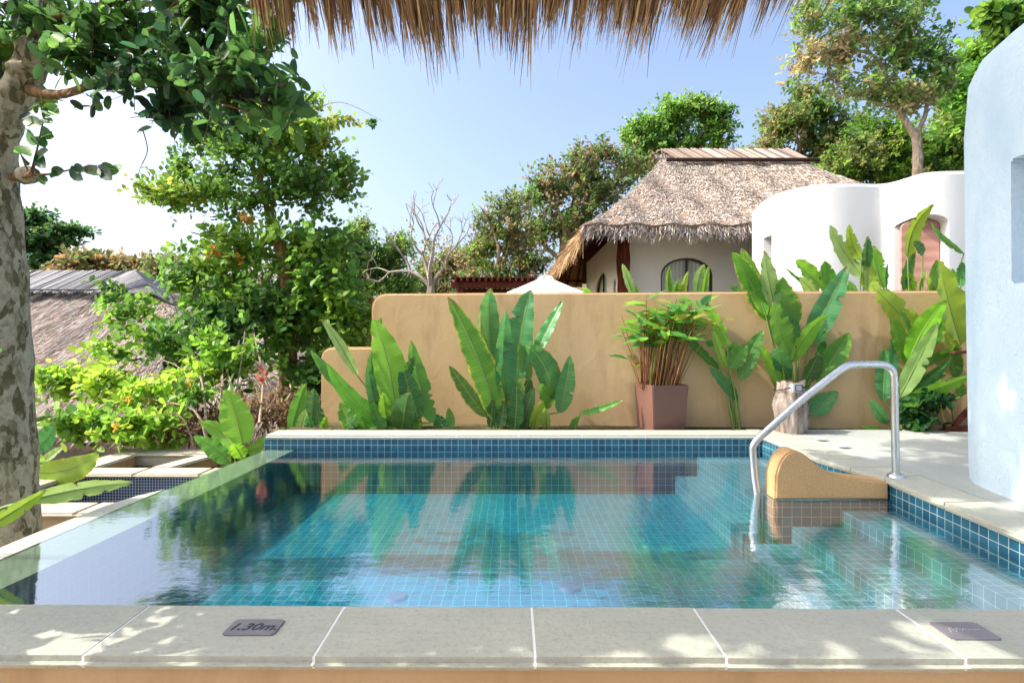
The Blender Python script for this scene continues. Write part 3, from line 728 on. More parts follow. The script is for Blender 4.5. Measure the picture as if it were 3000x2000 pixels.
# bamboo lined rear porch gable + rafters
V = [(1.7, 21.6, 3.3), (2.72, 21.2, 3.3), (2.72, 21.2, 4.35), (1.7, 24.6, 2.3), (2.72, 24.9, 2.3), (2.72, 24.9, 3.9)]
bm = bmesh.new()
A = [bm.verts.new(v) for v in ((1.45, 22.0, 2.9), (2.72, 22.0, 2.9), (2.72, 22.0, 4.45), (1.75, 22.0, 3.55))]; B = [bm.verts.new(v) for v in ((1.45, 22.06, 2.9), (2.72, 22.06, 2.9), (2.72, 22.06, 4.45), (1.75, 22.06, 3.55))]
bm.faces.new(A); bm.faces.new(B[::-1])
for i in range(4): bm.faces.new((A[i], B[i], B[(i + 1) % 4], A[(i + 1) % 4]))
bmesh.ops.recalc_face_normals(bm, faces=bm.faces); bm_obj('bamboo_screen', bm, M_bamboo, bg)
bm = bmesh.new()
for k in range(3): bar(bm, (1.75 + k * .36, 21.95, 2.9), (2.0 + k * .36, 21.95, 3.6 + .3 * k), .05, .05)
bar(bm, (1.45, 21.95, 3.12), (2.72, 21.95, 3.12), .05, .06)
bm_obj('porch_rafter', bm, M_log, bg)

# left neighbour's thatched roof, lower on the slope
lb = empty('thatched_hut', (-8.5, 12, -1.3), 'low grey thatched hut with pole ridge cap behind the leafy shrub on the left', 'building')
KS = 1.35
def kz(z): return 1 + (z - 1) * KS
H3 = Hip(-15.5 * KS, -2.9 * KS, 7.9 * KS, 16.1 * KS, kz(-.40), -12 * KS, -7.75 * KS, 12.0 * KS, kz(2.2), 1.05)
r3 = H3.mesh('roof', M_thatch, lb); H3.mesh('soffit', M_log, r3, -.3, 1, True); H3.rim('thatch_edge', M_thatch, r3, -.3)
H3.strands('thatch_surface', M_strand, r3, 42000, .30, .015, [lin('#bfb4ac'), lin('#aea49c'), lin('#9a918a'), lin('#ccc3bb'), lin('#756b65')], ((0, .62), (1, .38)), .05, -.55, .12)
mb = ridge_sticks(r3, -13 * KS, -7.9 * KS, 12.0 * KS, kz(2.36), .80 * KS, .50 * KS, 84, -.40 * KS, .022 * KS, [lin('#9a9a9c'), lin('#7b7a7c'), lin('#b0aeae'), lin('#626063')])
for i in range(22):                                     # hip end of the cap, poles fanning down to the right
    t = i / 21; c = tuple(np.array(lin('#8a898b')) * rng.uniform(.6, 1.2))
    sk_ = lambda x, y, z: (x * KS, y * KS, kz(z)); a = (-7.95 + t * .95, 12.0 - t * .82, 2.36 - .52 * t); mb.tube([sk_(*a), sk_(a[0] + .34, a[1] + .5 * (1 - t), a[2] - .20)], .042, 5, c)
    mb.tube([sk_(-7.95 + t * .95, 12.0 - t * .82, 2.38 - .52 * t), sk_(-8.2 + t * .6, 11.2, 1.86)], .04, 5, c)
mb.build('ridge_cap', M_stick, r3, col=True)
prism('wall', [(-19.5, 12.4), (-7.6, 12.4), (-7.6, 20), (-19.5, 20)], -3.6, -.7, M_white, lb)

# ---------------------------------------------------------------- pergola and parasol
pg = empty('pergola', (-.05, 12, .4), 'dark red brown slatted wooden pergola behind the ochre wall, left of the parasol', 'pergola')
bm = bmesh.new(); z_ = 2.03; 
bm.free()
for yy in (11.4, 13.2):
    bm = bmesh.new(); bar(bm, (-1.22, yy, z_), (.42, yy, z_), .10, .12, .005); bm_obj('beam', bm, M_wood, pg)
bm = bmesh.new()
for k in range(13): bar(bm, (-1.12 + k * .12, 11.2, z_ + .09), (-1.12 + k * .12, 13.5, z_ + .09), .045, .06)
bm_obj('rafter', bm, M_wood, pg)
bm = bmesh.new(); bm_box(bm, (-.38, 12.4, z_ + .135), (1.66, 2.3, .02)); bm_obj('roof_board', bm, M_wood, pg)
for x in (-1.05, .30):
    for yy in (11.4, 13.2):
        mb = MB(); mb.tube([(x, yy, .3), (x, yy, z_)], .07, 4); mb.build('post', M_wood, pg)
pz = 9.0; apx = P(1598, 812, pz)
ps = empty('parasol', (apx[0], pz, .35), 'white canvas parasol with knotted top behind the ochre wall', 'parasol')
n = 8; V = []; Fc = []
for j, (rr, zz) in enumerate(((.0, 0), (.10, -.025), (.42, -.16), (.85, -.33), (1.35, -.52))):
    for k in range(n * 4):
        a = 2 * math.pi * k / (n * 4) + .2; sag = .02 * (1 - abs(math.cos(a * n / 2 + 0))) * rr
        V.append((apx[0] + rr * math.cos(a) * (1 - .04 * (math.cos(n * a) * .5 + .5)), pz + rr * math.sin(a), apx[2] + zz - sag))
    if j:
        for k in range(n * 4):
            k2 = (k + 1) % (n * 4); Fc.append(((j - 1) * n * 4 + k, (j - 1) * n * 4 + k2, j * n * 4 + k2, j * n * 4 + k))
mk('canopy', V, Fc, M_canvas, ps, smooth=False)
mb = MB(); mb.tube([(apx[0], pz, .35), (apx[0], pz, apx[2])], .022, 10); mb.build('pole', M_wood, ps)
mb = MB(); mb.tube([(apx[0], pz, apx[2] - .02), (apx[0] + .004, pz, apx[2] + .03), (apx[0] - .01, pz, apx[2] + .07)], [.03, .022, .008], 8); mb.build('finial', M_plinth, ps)
mb = MB()
for k in range(5):
    a = k * 1.25 + .3; mb.tube(smoothpath([(apx[0], pz - .02, apx[2]), (apx[0] + .09 * math.cos(a), pz - .06 + .05 * math.sin(a), apx[2] - .02), (apx[0] + .13 * math.cos(a), pz - .08, apx[2] - .08)], 3), [.015, .03, .03, .028, .03, .02, .008], 6)
mb.build('knot', M_canvas, ps)

# ================================================================ OBJECTS AROUND THE POOL
# wave-shaped rendered divider
pxs = [(2271, 1462), (2273, 1395), (2284, 1358), (2300, 1334), (2318, 1322), (2337, 1321), (2358, 1331), (2386, 1354), (2414, 1374), (2448, 1390), (2500, 1400), (2560, 1407), (2604, 1413), (2604, 1462)]
zd = 3.97; pp = [P(x, y, zd) for x, y in pxs]
pp = [pp[0]] + smoothpath(pp[1:-1], 3) + [pp[-1]]
bm = bmesh.new(); A = [bm.verts.new((p[0], zd, p[2])) for p in pp]; B = [bm.verts.new((p[0] - (.0), zd + .17, p[2])) for p in pp]
f1 = bm.faces.new(A); f2 = bm.faces.new(B[::-1])
for i in range(len(pp)): bm.faces.new((A[i], A[(i + 1) % len(pp)], B[(i + 1) % len(pp)], B[i]))
bmesh.ops.recalc_face_normals(bm, faces=bm.faces)
bmesh.ops.bevel(bm, geom=[e for e in bm.edges if abs(e.verts[0].co.y - e.verts[1].co.y) < 1e-5], offset=.012, segments=3, affect='EDGES')
o = bm_obj('pool_divider', bm, M_sand, None, 40); tag(o, 'low sandy rendered wave shaped divider rising from the pool water', 'divider')

# handrail
hr = empty('handrail', (2.75, 4.05, 0), 'bent stainless steel handrail from the deck down into the pool', 'handrail')
Za, Zb = 4.05, 4.12
def interp(x): return Za + (Zb - Za) * (2625 - x) / (2625 - 2204)
pts = [(2625, 1396), (2622, 1250), (2620, 1120), (2615, 1088), (2600, 1072), (2575, 1067), (2530, 1067), (2500, 1068), (2480, 1073), (2455, 1089), (2350, 1170), (2245, 1263), (2222, 1284), (2208, 1302), (2205, 1322), (2210, 1390), (2219, 1462)]
p3 = [P(x, y, interp(x)) for x, y in pts]; p3.append(p3[-1] + np.array([.02, 0, -.40]))
mb = MB(); mb.tube(smoothpath(p3, 4), .0255, 16); mb.build('rail', M_steel, hr)
mb = MB(); b = p3[0]; mb.tube([b + np.array([0, 0, -.0 + h]) for h in (-.02, .0, .012, .022, .028)], [.056, .058, .054, .042, .03], 20); mb.build('flange', M_steel, hr)
mb = MB(); q = P(2620, 1118, Za); mb.tube([q + np.array([.0, 0, 0]), q + np.array([.003, 0, -.03])], .0275, 16); mb.build('sleeve', M_steel, hr)
# screws of the lamp etc. are below
# stump with solar lamp
sx, sy = (2318 - CX) * 5.95 / F, 5.95
st_r = [(.0, .145), (.06, .15), (.13, .158), (.21, .165), (.28, .168), (.34, .158), (.40, .145), (.47, .138), (.515, .136)]
V = []; Fc = []; K = 36
for j, (h, r_) in enumerate(st_r):
    for k in range(K):
        a = 2 * math.pi * k / K
        rr = r_ * (1 + .035 * math.sin(3 * a + .6 + h) + .03 * math.sin(7 * a + h * 3) + .025 * math.sin(12 * a + 2 + h * 2) + (.16 * math.exp(-((h - .30) / .07) ** 2) * max(0, -math.cos(a)) ** 3) + .14 * math.exp(-((h - .10) / .09) ** 2) * max(0, math.cos(a)) ** 4)
        top = .02 * math.sin(a * 2 + 1) + .018 * math.cos(a * 5) if j == len(st_r) - 1 else 0
        V.append((sx + rr * math.cos(a), sy + rr * math.sin(a) * .9, -.003 + h + top))
    if j:
        for k in range(K): k2 = (k + 1) % K; Fc.append(((j - 1) * K + k, (j - 1) * K + k2, j * K + k2, j * K + k))
V.append((sx, sy, .485)); c_ = len(V) - 1
for k in range(K): Fc.append(((len(st_r) - 1) * K + k, (len(st_r) - 1) * K + (k + 1) % K, c_))
o = mk('tree_stump', V, Fc, M_stump, smooth=True); tag(o, 'weathered sawn tree stump standing on the deck in front of the ochre wall', 'stump')
la = empty('solar_lamp', (sx + .05, sy - .17, .47), 'small grey solar lamp strapped to the top of the tree stump', 'lamp')
lc = P(2333, 1136, sy - .165)
box('housing', lc, (.115, .05, .085), M_greyplastic, la, None, .01)
box('solar_panel', (lc[0] + .012, lc[1] - .027, lc[2] + .002), (.058, .008, .056), M_cell, la, None, .002)
bm = bmesh.new()
bm_box(bm, (lc[0] + .012, lc[1] - .0265, lc[2] + .034), (.07, .01, .006)); bm_box(bm, (lc[0] + .012, lc[1] - .0265, lc[2] - .030), (.07, .01, .006))
bm_box(bm, (lc[0] - .021, lc[1] - .0265, lc[2] + .002), (.006, .01, .058)); bm_box(bm, (lc[0] + .045, lc[1] - .0265, lc[2] + .002), (.006, .01, .058)); bm_obj('panel_frame', bm, M_frame, la)
mb = MB(); mb.tube(smoothpath([(lc[0] - .05, lc[1] + .0, lc[2]), (lc[0] - .10, lc[1] - .005, lc[2] - .005), (sx - .12, sy - .11, lc[2] - .02), (sx - .165, sy, lc[2] - .04), (sx - .1, sy + .13, lc[2] - .03), (sx + .1, sy + .14, lc[2]), (sx + .165, sy, lc[2]), (lc[0] + .05, lc[1] + .01, lc[2])], 4), .006, 6); mb.build('strap', M_black, la)

# planter pot with reeds
ptp = empty('potted_plant', (1.66, 6.45, -.03), 'tall tapered red brown pot holding thin reddish reeds with green pointed leaves', 'potted plant')
def ring(cx, cy, r_, z, rot): return [(cx + r_ * math.cos(rot + math.pi / 2 * k), cy + r_ * math.sin(rot + math.pi / 2 * k), z) for k in range(4)]
pcx, pcy, rot = 1.665, 6.36, R(45 + 14)
bm = bmesh.new(); rs = []
for r_, z in ((.246, -.12), (.290, .472), (.266, .472), (.262, .40), (.262, .40)):
    rs.append([bm.verts.new(v) for v in ring(pcx, pcy, r_ * 1.06, z, rot)])
rs = rs[:4]
for a_, b_ in zip(rs, rs[1:]):
    for k in range(4): bm.faces.new((a_[k], a_[(k + 1) % 4], b_[(k + 1) % 4], b_[k]))
bm.faces.new(rs[0][::-1]); bm.faces.new(rs[3]); bmesh.ops.recalc_face_normals(bm, faces=bm.faces)
bmesh.ops.bevel(bm, geom=[e for e in bm.edges], offset=.008, segments=2, affect='EDGES', clamp_overlap=True); bm_obj('pot', bm, M_pot, ptp, 35)
flat('potting_soil', [(v[0], v[1]) for v in ring(pcx, pcy, .272, 0, rot)], .425, M_ground, ptp)

# depth plates
def plate(x0, x1, y0, y1, label, text=None):
    p = empty('depth_plate', ((x0 + x1) / 2, (y0 + y1) / 2, .001), label, 'sign plate', 'metal depth plates on the near coping')
    bm = bmesh.new(); bm_prism(bm, [(x0, y0), (x1, y0), (x1, y1), (x0, y1)], .0005, .0045, 0)
    es = [e for e in bm.edges if abs(e.verts[0].co.z - e.verts[1].co.z) > 1e-4]; bmesh.ops.bevel(bm, geom=es, offset=.008, segments=3, affect='EDGES')
    bmesh.ops.recalc_face_normals(bm, faces=bm.faces); bm_obj('plate', bm, M_plate, p)
    if text:
        cu = bpy.data.curves.new('txt', 'FONT'); cu.body = text; cu.size = .062; cu.extrude = .0006; cu.shear = .25; cu.align_x = 'CENTER'; cu.offset = .0004
        to = bpy.data.objects.new('txt', cu); C.objects.link(to); bpy.context.view_layer.update()
        me = bpy.data.meshes.new_from_object(to.evaluated_get(bpy.context.evaluated_depsgraph_get())); bpy.data.objects.remove(to)
        me.transform(Matrix.Translation(((x0 + x1) / 2, (y0 + y1) / 2 - .022, .0052)) @ Matrix.Scale(1.0, 4)); me.materials.clear(); me.materials.append(M_ink); link('lettering', me, p)
    else:
        mb = MB()
        for s in range(5):
            x = x0 + .03 + s * .022; mb.tube([(x, (y0 + y1) / 2 - .012 + .004 * s, .0048), (x + .014, (y0 + y1) / 2 + .018 - .003 * s, .0048), (x + .022, (y0 + y1) / 2 + .004, .0048)], .0007, 4)
        mb.build('scratches', M_greyplastic, p)
plate(-.972, -.798, 1.902, 2.006, 'bronze plate engraved 1.30m. on the near coping, the left one of two', '1.30m.')
plate(1.450, 1.616, 1.872, 1.986, 'worn dark blank looking plate on the near coping, the right one of two')

# two white petals on the deck
for (px, py, lab) in ((2405, 1288, 'white curled petal on the deck nearer the ochre wall'), (2470, 1309, 'white curled petal on the deck nearer the handrail')):
    Z = F / (py - CY + 2); c = P(px, py, Z); V = []; Fc = []
    for j in range(5):
        for k in range(9):
            a = (k / 8 - .5) * 2; b_ = (j / 4 - .5) * 2; r_ = .055 * (1 - b_ * b_) ** .5
            V.append((c[0] + b_ * .058, c[1] + a * r_ * .8, .004 + .012 * a * a + .012 * b_ * b_))
    for j in range(4):
        for k in range(8): q = j * 9 + k; Fc.append((q, q + 1, q + 10, q + 9))
    o = mk('petal', V, Fc, M_petal, smooth=True); m_ = o.modifiers.new('s', 'SOLIDIFY'); m_.thickness = .004
    tag(o, lab, 'petal', 'fallen white petals on the deck')

# wooden deck chair half hidden behind the blue wall
ch = empty('deck_chair', (4.9, 5.7, 0), 'red brown wooden deck chair half hidden behind the pale blue wall', 'chair')
def wbar(name, a, b, w_, h_): a = (a[0] + .22, a[1], a[2]); b = (b[0] + .22, b[1], b[2]); bm = bmesh.new(); bar(bm, a, b, w_, h_, .004); bm_obj(name, bm, M_wood, ch, 35)
for yy in (5.55, 6.03):
    wbar('skid', (4.36, yy, .025), (5.4, yy, .025), .045, .05)
    wbar('leg', (4.46, yy, .05), (4.98, yy, .62), .035, .055); wbar('leg', (5.2, yy, .05), (4.95, yy, .80), .035, .055)
    wbar('armrest', (4.44, yy, .83), (5.15, yy, .855), .07, .028)
for k in range(8): wbar('seat_slat', (4.6 + k * .065, 5.56, .40 - k * .012), (4.6 + k * .065, 6.02, .40 - k * .012), .05, .015)
for k in range(8): wbar('back_slat', (5.14 + k * .05, 5.56, .38 + k * .09), (5.14 + k * .05, 6.02, .38 + k * .09), .05, .015)
for yy in (5.57, 6.01): wbar('back_frame', (5.08, yy, .28), (5.56, yy, 1.12), .03, .05)

# ---------------------------------------------------------------- sala roof above the camera
sr = empty('thatched_canopy', (1, 0, 2.3), 'brown thatched canopy roof with ragged grass fringe hanging over the near edge', 'canopy')
def eave(x): return 2.62 - .035 * (x + 1.0) - .10 * max(0, -x - .6) - .20 * max(0, x - .9)
def roofpt(x, s): return np.array([x, eave(x) - .42 - s, 2.42 + s * .42])
V = []; Fc = []; xs = np.linspace(-.98, 1.9, 24); ss = [0, .4, 1.2, 2.4, 3.8]
for lay, off in ((0, 0.0), (1, .22)):
    for s in ss:
        for x in xs:
            xx = x + (.25 * s * .0); p = roofpt(xx, s); p[2] += off + (.02 * math.sin(x * 9)); V.append(p)
nx_ = len(xs)
for lay in (0, 1):
    for j in range(len(ss) - 1):
        for i in range(nx_ - 1): a = lay * len(ss) * nx_ + j * nx_ + i; f = (a, a + 1, a + nx_ + 1, a + nx_); Fc.append(f if lay == 0 else f[::-1])
o2 = len(ss) * nx_
for i in range(nx_ - 1): Fc.append((i, i + 1, o2 + i + 1, o2 + i)[::-1])
for j in range(len(ss) - 1): Fc.append((j * nx_, (j + 1) * nx_, o2 + (j + 1) * nx_, o2 + j * nx_)); a = j * nx_ + nx_ - 1; Fc.append((a, a + nx_, o2 + a + nx_, o2 + a)[::-1])
M_under = m_thatch('brown_thatch', lin('#a5794e'), lin('#875f3c'), lin('#4a3422'), (6, .6, 1))
mk('thatch', V, Fc, M_under, sr, smooth=False)
BR = [lin('#a58462'), lin('#8e7254'), lin('#b89a74'), lin('#765c46'), lin('#c8b08a'), lin('#5a483a'), lin('#987a5a')]
def fringe_row(name, n, zoff, Lr, wr, cols, x0=-.98, x1=1.92, back=.0, dn=-.34, seed=1, dens=None):
    x = rng.uniform(x0, x1, n)
    if dens is not None: x = x[rng.random(n) < np.array([dens(v) for v in x])]
    n = len(x)
    # strands gather into pointed tufts
    nt = max(12, int((x1 - x0) / .026)); tx = np.sort(rng.uniform(x0, x1, nt)); ti = np.abs(x[:, None] - tx[None]).argmin(1)
    off = np.clip(x - tx[ti], -.03, .03); tdir = rng.normal(0, .05, nt)[ti]; tlen = rng.uniform(.72, 1.12, nt)[ti]
    pos = np.stack([x, np.array([eave(v) for v in x]) - .46 - back - rng.random(n) * .1, 2.43 + back * .42 + zoff + rng.random(n) * .14], 1)
    tl_ = .5 + .5 * np.sin(x * 11 + 1.3 * np.sin(x * 5)) ; L = rng.uniform(*Lr, n) * (.86 + .16 * tl_) * tlen * (1 - np.abs(off) * 6)
    L = np.where(rng.random(n) < .12, L * 1.2, L) * (1 - .34 * np.clip((x - .5) / 1.0, 0, 1))
    corner = np.clip((-x - .45) / .5, 0, 1)
    d = np.stack([rng.normal(0, .022, n) - corner * .30 + tdir - off * 1.5, np.ones(n) * 1.0, dn + rng.normal(0, .05, n)], 1)
    nrm_ = np.stack([rng.normal(0, .6, n), rng.normal(0, .2, n) + .3, np.ones(n)], 1)
    dr = np.stack([rng.normal(0, .03, n), np.zeros(n), -rng.uniform(.02, .10, n)], 1)
    return blades(name, pos, d, nrm_, L, rng.uniform(*wr, n), pal(n, cols, .22), M_fringe, sr, 4, dr, .10)
DK = [lin('#453a34'), lin('#5a463a'), lin('#2e2a2c'), lin('#6e5440')]
dr_ = lambda v: 1.0 if v < 1.05 else max(.16, 1 - (v - 1.05) * 2.2)
fringe_row('fringe', 2900, -.01, (.42, .58), (.007, .017), BR, dens=dr_)
fringe_row('fringe', 1500, .05, (.50, .66), (.003, .007), DK, dens=dr_)
fringe_row('fringe', 1500, -.03, (.24, .40), (.010, .020), BR, back=.0, dens=dr_)
for xx in (-.7, .15, 1.0, 1.75):
    mb = MB(); mb.tube([roofpt(xx, .3) - np.array([0, 0, .06]), roofpt(xx, 3.6) - np.array([0, 0, .06])], .035, 8); mb.build('rafter', M_log, sr)
mb = MB(); mb.tube([roofpt(-.9, 1.0) - np.array([0, 0, .14]), roofpt(1.85, 1.0) - np.array([0, 0, .14])], .05, 8); mb.build('purlin', M_log, sr)

# ================================================================ PADDLE-LEAVED PLANTS
GRN = dict(g=(.08, .28, .03), b=(.17, .44, .03), d=(.035, .15, .04), p=(.26, .43, .12), y=(.32, .50, .045), k=(.055, .26, .075))
def paddle(parent, root, b, tp, wd, bend=.06, roll=0., kind='g', torn=None, yellow=.0, curl=None, fold=.35, flop=None):
    if torn is None: torn = int(rng.choice([0, 0, 0, 1, 1, 3]))
    if curl is None: curl = rng.uniform(-.02, .24)
    if flop is None: flop = rng.choice([0, 0, .05, .10, .16])
    tp = np.array(tp, float); tp[2] += flop * np.linalg.norm(tp - np.asarray(b)) * .6
    b = np.asarray(b, float); tp = np.asarray(tp, float); L = np.linalg.norm(tp - b); ax = norm(tp - b)
    f0 = np.array([0, -1., 0.12]); f0 = norm(f0 - ax * f0.dot(ax)); s0 = np.cross(ax, f0)
    f = f0 * math.cos(roll) + s0 * math.sin(roll); NS, NU = 30, 9
    ctrl = (b + tp) / 2 + s0 * bend * L + f * -curl * L
    wd = wd * 1.1; s = np.linspace(0, 1, NS)[:, None]; cl = (1 - s) ** 2 * b + 2 * s * (1 - s) * ctrl + s * s * tp
    if flop: cl = cl + np.array([0, 0, -1.0]) * flop * L * s ** 3
    tg = norm(np.gradient(cl, axis=0)); ff = norm(f[None] - tg * (tg @ f)[:, None]); sd = np.cross(tg, ff)
    t = s[:, 0]; wp_ = wd / 2 * np.power(np.sin(np.pi * np.clip(t * .985 + .008, 0, 1) ** .82), .62) * (1.05 - .22 * t)
    wp_ *= 1 + .03 * np.sin(t * 40 + rng.random() * 6)
    u = np.linspace(-1, 1, NU); V = np.zeros((NS, NU, 3)); uv = np.zeros((NS, NU, 2))
    ph = rng.random() * 6; asym = rng.uniform(-.08, .08)
    tn = np.ones((NS, 2))
    if torn:
        for _ in range(int(torn)):
            k = rng.integers(4, NS - 3); tn[k, rng.integers(0, 2)] = rng.uniform(.35, .75)
    fo = fold + rng.uniform(-.1, .1)
    for i, uu in enumerate(u):
        w_ = wp_ * abs(uu) * (1 + asym * np.sign(uu)); w_ = w_ * (np.where(abs(uu) > .7, tn[:, 0 if uu < 0 else 1], 1))
        sg = np.sign(uu)
        wav = (.035 * wd * np.sin(t * 26 + ph + sg) + .02 * wd * np.sin(t * 61 + ph * 2)) * uu * uu
        V[:, i] = cl + sd * (sg * w_ * math.cos(fo))[:, None] + ff * ((w_ * math.sin(fo)) * (1 - .35 * abs(uu)) + wav)[:, None]
        uv[:, i, 0] = uu * .5 + .5; uv[:, i, 1] = t * L
    idx = np.arange(NS * NU).reshape(NS, NU); Fq = np.stack([idx[:-1, :-1], idx[:-1, 1:], idx[1:, 1:], idx[1:, :-1]], -1).reshape(-1, 4)
    c = np.array(GRN[kind]) * rng.uniform(.85, 1.15); c = np.clip(c + rng.normal(0, .01, 3), .01, 1)
    col = np.ones((NS * NU, 4)); col[:, :3] = c; col[:, 3] = 1 - yellow
    if rng.random() < .45:
        tt_ = np.repeat(t, NU); m_ = np.clip((tt_ - rng.uniform(.90, .97)) / .03, 0, 1)[:, None] * .8; col[:, :3] = col[:, :3] * (1 - m_) + np.array([.20, .13, .05]) * m_
    for _ in range(rng.integers(0, 3)):                 # dry brown margins in short stretches
        k0 = rng.integers(3, NS - 4); c_ = 0 if rng.random() < .5 else NU - 1
        for kk in range(k0, min(NS, k0 + rng.integers(1, 4))): col[kk * NU + c_, :3] = (.24, .15, .05)
    V = V.reshape(-1, 3); uv = uv.reshape(-1, 2)
    # petiole and midrib tube, same leaf
    root = np.asarray(root, float); pth = [root, root * .55 + b * .45 + np.array([0, 0, .12 * np.linalg.norm(b - root)]) * .6, b] if np.linalg.norm(b - root) > .05 else [b - ax * .05, b]
    pth = smoothpath(pth, 4); n1 = len(pth); rr = [.011 - .004 * i / n1 for i in range(n1)]
    for q in (.2, .45, .7, .9): pth.append(cl[int(q * (NS - 1))] - ff[int(q * (NS - 1))] * .002); rr.append(.0065 * (1 - q) + .0012)
    TV, TF = tube_arr(pth, rr, 6); o = len(V)
    V = np.concatenate([V, np.array(TV)]); F2 = np.concatenate([Fq, np.array(TF) + o]); mi = np.concatenate([np.zeros(len(Fq)), np.ones(len(TF))])
    uv = np.concatenate([uv, np.zeros((len(TV), 2))]); cc = np.concatenate([col, np.ones((len(TV), 4))])
    return mk('leaf', V, F2, [M_paddle, M_stem], parent, uv=uv, col=cc, smooth=True, mi=mi)
def plant(label, zf, rootpx, Z, leaves, group='broad paddle leaved plants around the pool', sc=2.138, rz=None, name='paddle_plant'):
    r = P(*zf(*rootpx), Z)
    if rz is not None: r[2] = rz
    e = empty(name, tuple(r), label, 'plant', group)
    for lf in leaves:
        (bx, by), (tx, ty), wd = lf[0], lf[1], lf[2]; kw = dict(lf[3]) if len(lf) > 3 else {}
        dz = kw.pop('dz', rng.uniform(-.25, .06)); bz = kw.pop('bz', rng.uniform(-.08, .04))
        b = P(*zf(bx, by), Z + bz); tp = P(*zf(tx, ty), Z + dz)
        rt = r + np.array([rng.uniform(-.06, .06), rng.uniform(-.05, .05), 0]); rt[0] += (b[0] - r[0]) * .25
        if rz is None and by > rootpx[1] - 60: rt = b - norm(tp - b) * .08
        kw.setdefault('roll', rng.uniform(-.35, .35)); kw.setdefault('bend', rng.uniform(-.05, .05))
        paddle(e, rt, b, tp, wd / sc * Z / F, **kw)
    return e
D = dict
zz = -.04
plant('paddle leaved plant with arching torn leaves at the low left shoulder of the ochre wall', z3, (600, 1250), 6.42, [
    ((555, 1085), (412, 500), 205, D(kind='b', roll=.25, bend=.10, dz=-.2)), ((310, 850), (92, 485), 75, D(kind='p', roll=.5)),
    ((265, 965), (22, 690), 80, D(kind='g', roll=.4, bend=-.06)), ((540, 1185), (120, 775), 120, D(kind='g', bend=-.16, roll=.5, fold=.5)),
    ((600, 1195), (640, 935), 150, D(kind='d', dz=-.3)), ((700, 1135), (590, 780), 135, D(kind='d')), ((785, 1150), (648, 635), 125, D(kind='g', torn=4, roll=.4)),
    ((605, 870), (668, 740), 70, D(kind='d')), ((430, 1190), (212, 1010), 135, D(kind='g', bend=-.42, roll=.2, yellow=.4, torn=2)), ((400, 990), (400, 700), 75, D(kind='d')),
    ((440, 1100), (380, 800), 75, D(kind='d')), ((310, 1195), (248, 1120), 95, D(kind='d')), ((372, 1195), (340, 1110), 80, D(kind='g')), ((500, 1120), (475, 960), 80, D(kind='b')),
    ((455, 590), (466, 480), 34, D(kind='b')), ((480, 1200), (395, 1010), 80, D(kind='g')), ((540, 1200), (500, 1080), 100, D(kind='g')), ((700, 1200), (650, 1080), 90, D(kind='g')), ((880, 1200), (800, 1095), 110, D(kind='d', roll=.6)), ((905, 1195), (884, 1045), 55, D(kind='g'))], rz=zz)
plant('largest paddle leaved clump with tall upright leaves at the middle of the ochre wall', z3, (1215, 1260), 6.42, [
    ((1195, 1150), (880, 365), 180, D(kind='g', bend=.07, yellow=.8, roll=.35, dz=-.25)), ((1115, 960), (905, 430), 95, D(kind='p', bend=.06, roll=.1)), ((1170, 780), (1150, 268), 140, D(kind='k', fold=.3)),
    ((1250, 1050), (1243, 450), 140, D(kind='k', dz=-.3, fold=.4, bend=.02)), ((1315, 900), (1402, 290), 190, D(kind='k', roll=-.3, bend=-.05)), ((1425, 740), (1600, 390), 100, D(kind='k', roll=-.6)),
    ((1545, 1000), (1365, 655), 150, D(kind='k', bend=.20, roll=.1, dz=-.3)), ((1580, 1085), (1645, 730), 115, D(kind='k', roll=-.2)), ((1350, 1195), (1400, 870), 130, D(kind='d', bend=-.1)),
    ((1120, 1110), (890, 775), 95, D(kind='d', yellow=.3, bend=-.05)), ((1095, 720), (1085, 445), 60, D(kind='p')), ((1420, 1195), (1475, 1005), 85, D(kind='y')), ((1500, 1195), (1488, 1045), 60, D(kind='p')),
    ((1205, 1190), (1235, 1020), 70, D(kind='d')), ((1185, 1195), (1140, 1100), 70, D(kind='y')), ((1525, 1050), (1450, 900), 110, D(kind='g', roll=.4)), ((1300, 1195), (1310, 900), 110, D(kind='d')),
    ((1270, 1195), (1340, 830), 90, D(kind='p')), ((1340, 1200), (1420, 930), 100, D(kind='d')), ((1390, 880), (1320, 640), 80, D(kind='g')), ((1150, 1180), (1170, 990), 60, D(kind='d'))], rz=zz)
plant('single small ribbed sprig leaning right between the central clump and the pot', z3, (1650, 1200), 6.4, [
    ((1652, 1180), (1705, 1098), 34, D(kind='g')), ((1712, 1092), (1975, 1008), 44, D(kind='g', torn=5, bend=.08)), ((1650, 1195), (1668, 1120), 22, D(kind='k'))], rz=zz, name='leafy_sprig')
plant('slender paddle leaved plant on thin stems between the pot and the stump', z4, (462, 1335), 6.36, [
    ((365, 1015), (130, 785), 62, D(kind='g', bend=.06, roll=.5)), ((402, 900), (290, 670), 62, D(kind='b', bend=.04)), ((392, 1005), (325, 800), 50, D(kind='y')), ((415, 1005), (500, 880), 90, D(kind='g', yellow=.3)),
    ((468, 1070), (585, 795), 85, D(kind='g', roll=-.3)), ((455, 1170), (308, 1000), 70, D(kind='k', roll=.3)), ((410, 960), (442, 872), 62, D(kind='g')), ((330, 890), (292, 870), 40, D(kind='k'))], sc=1.742, rz=zz)
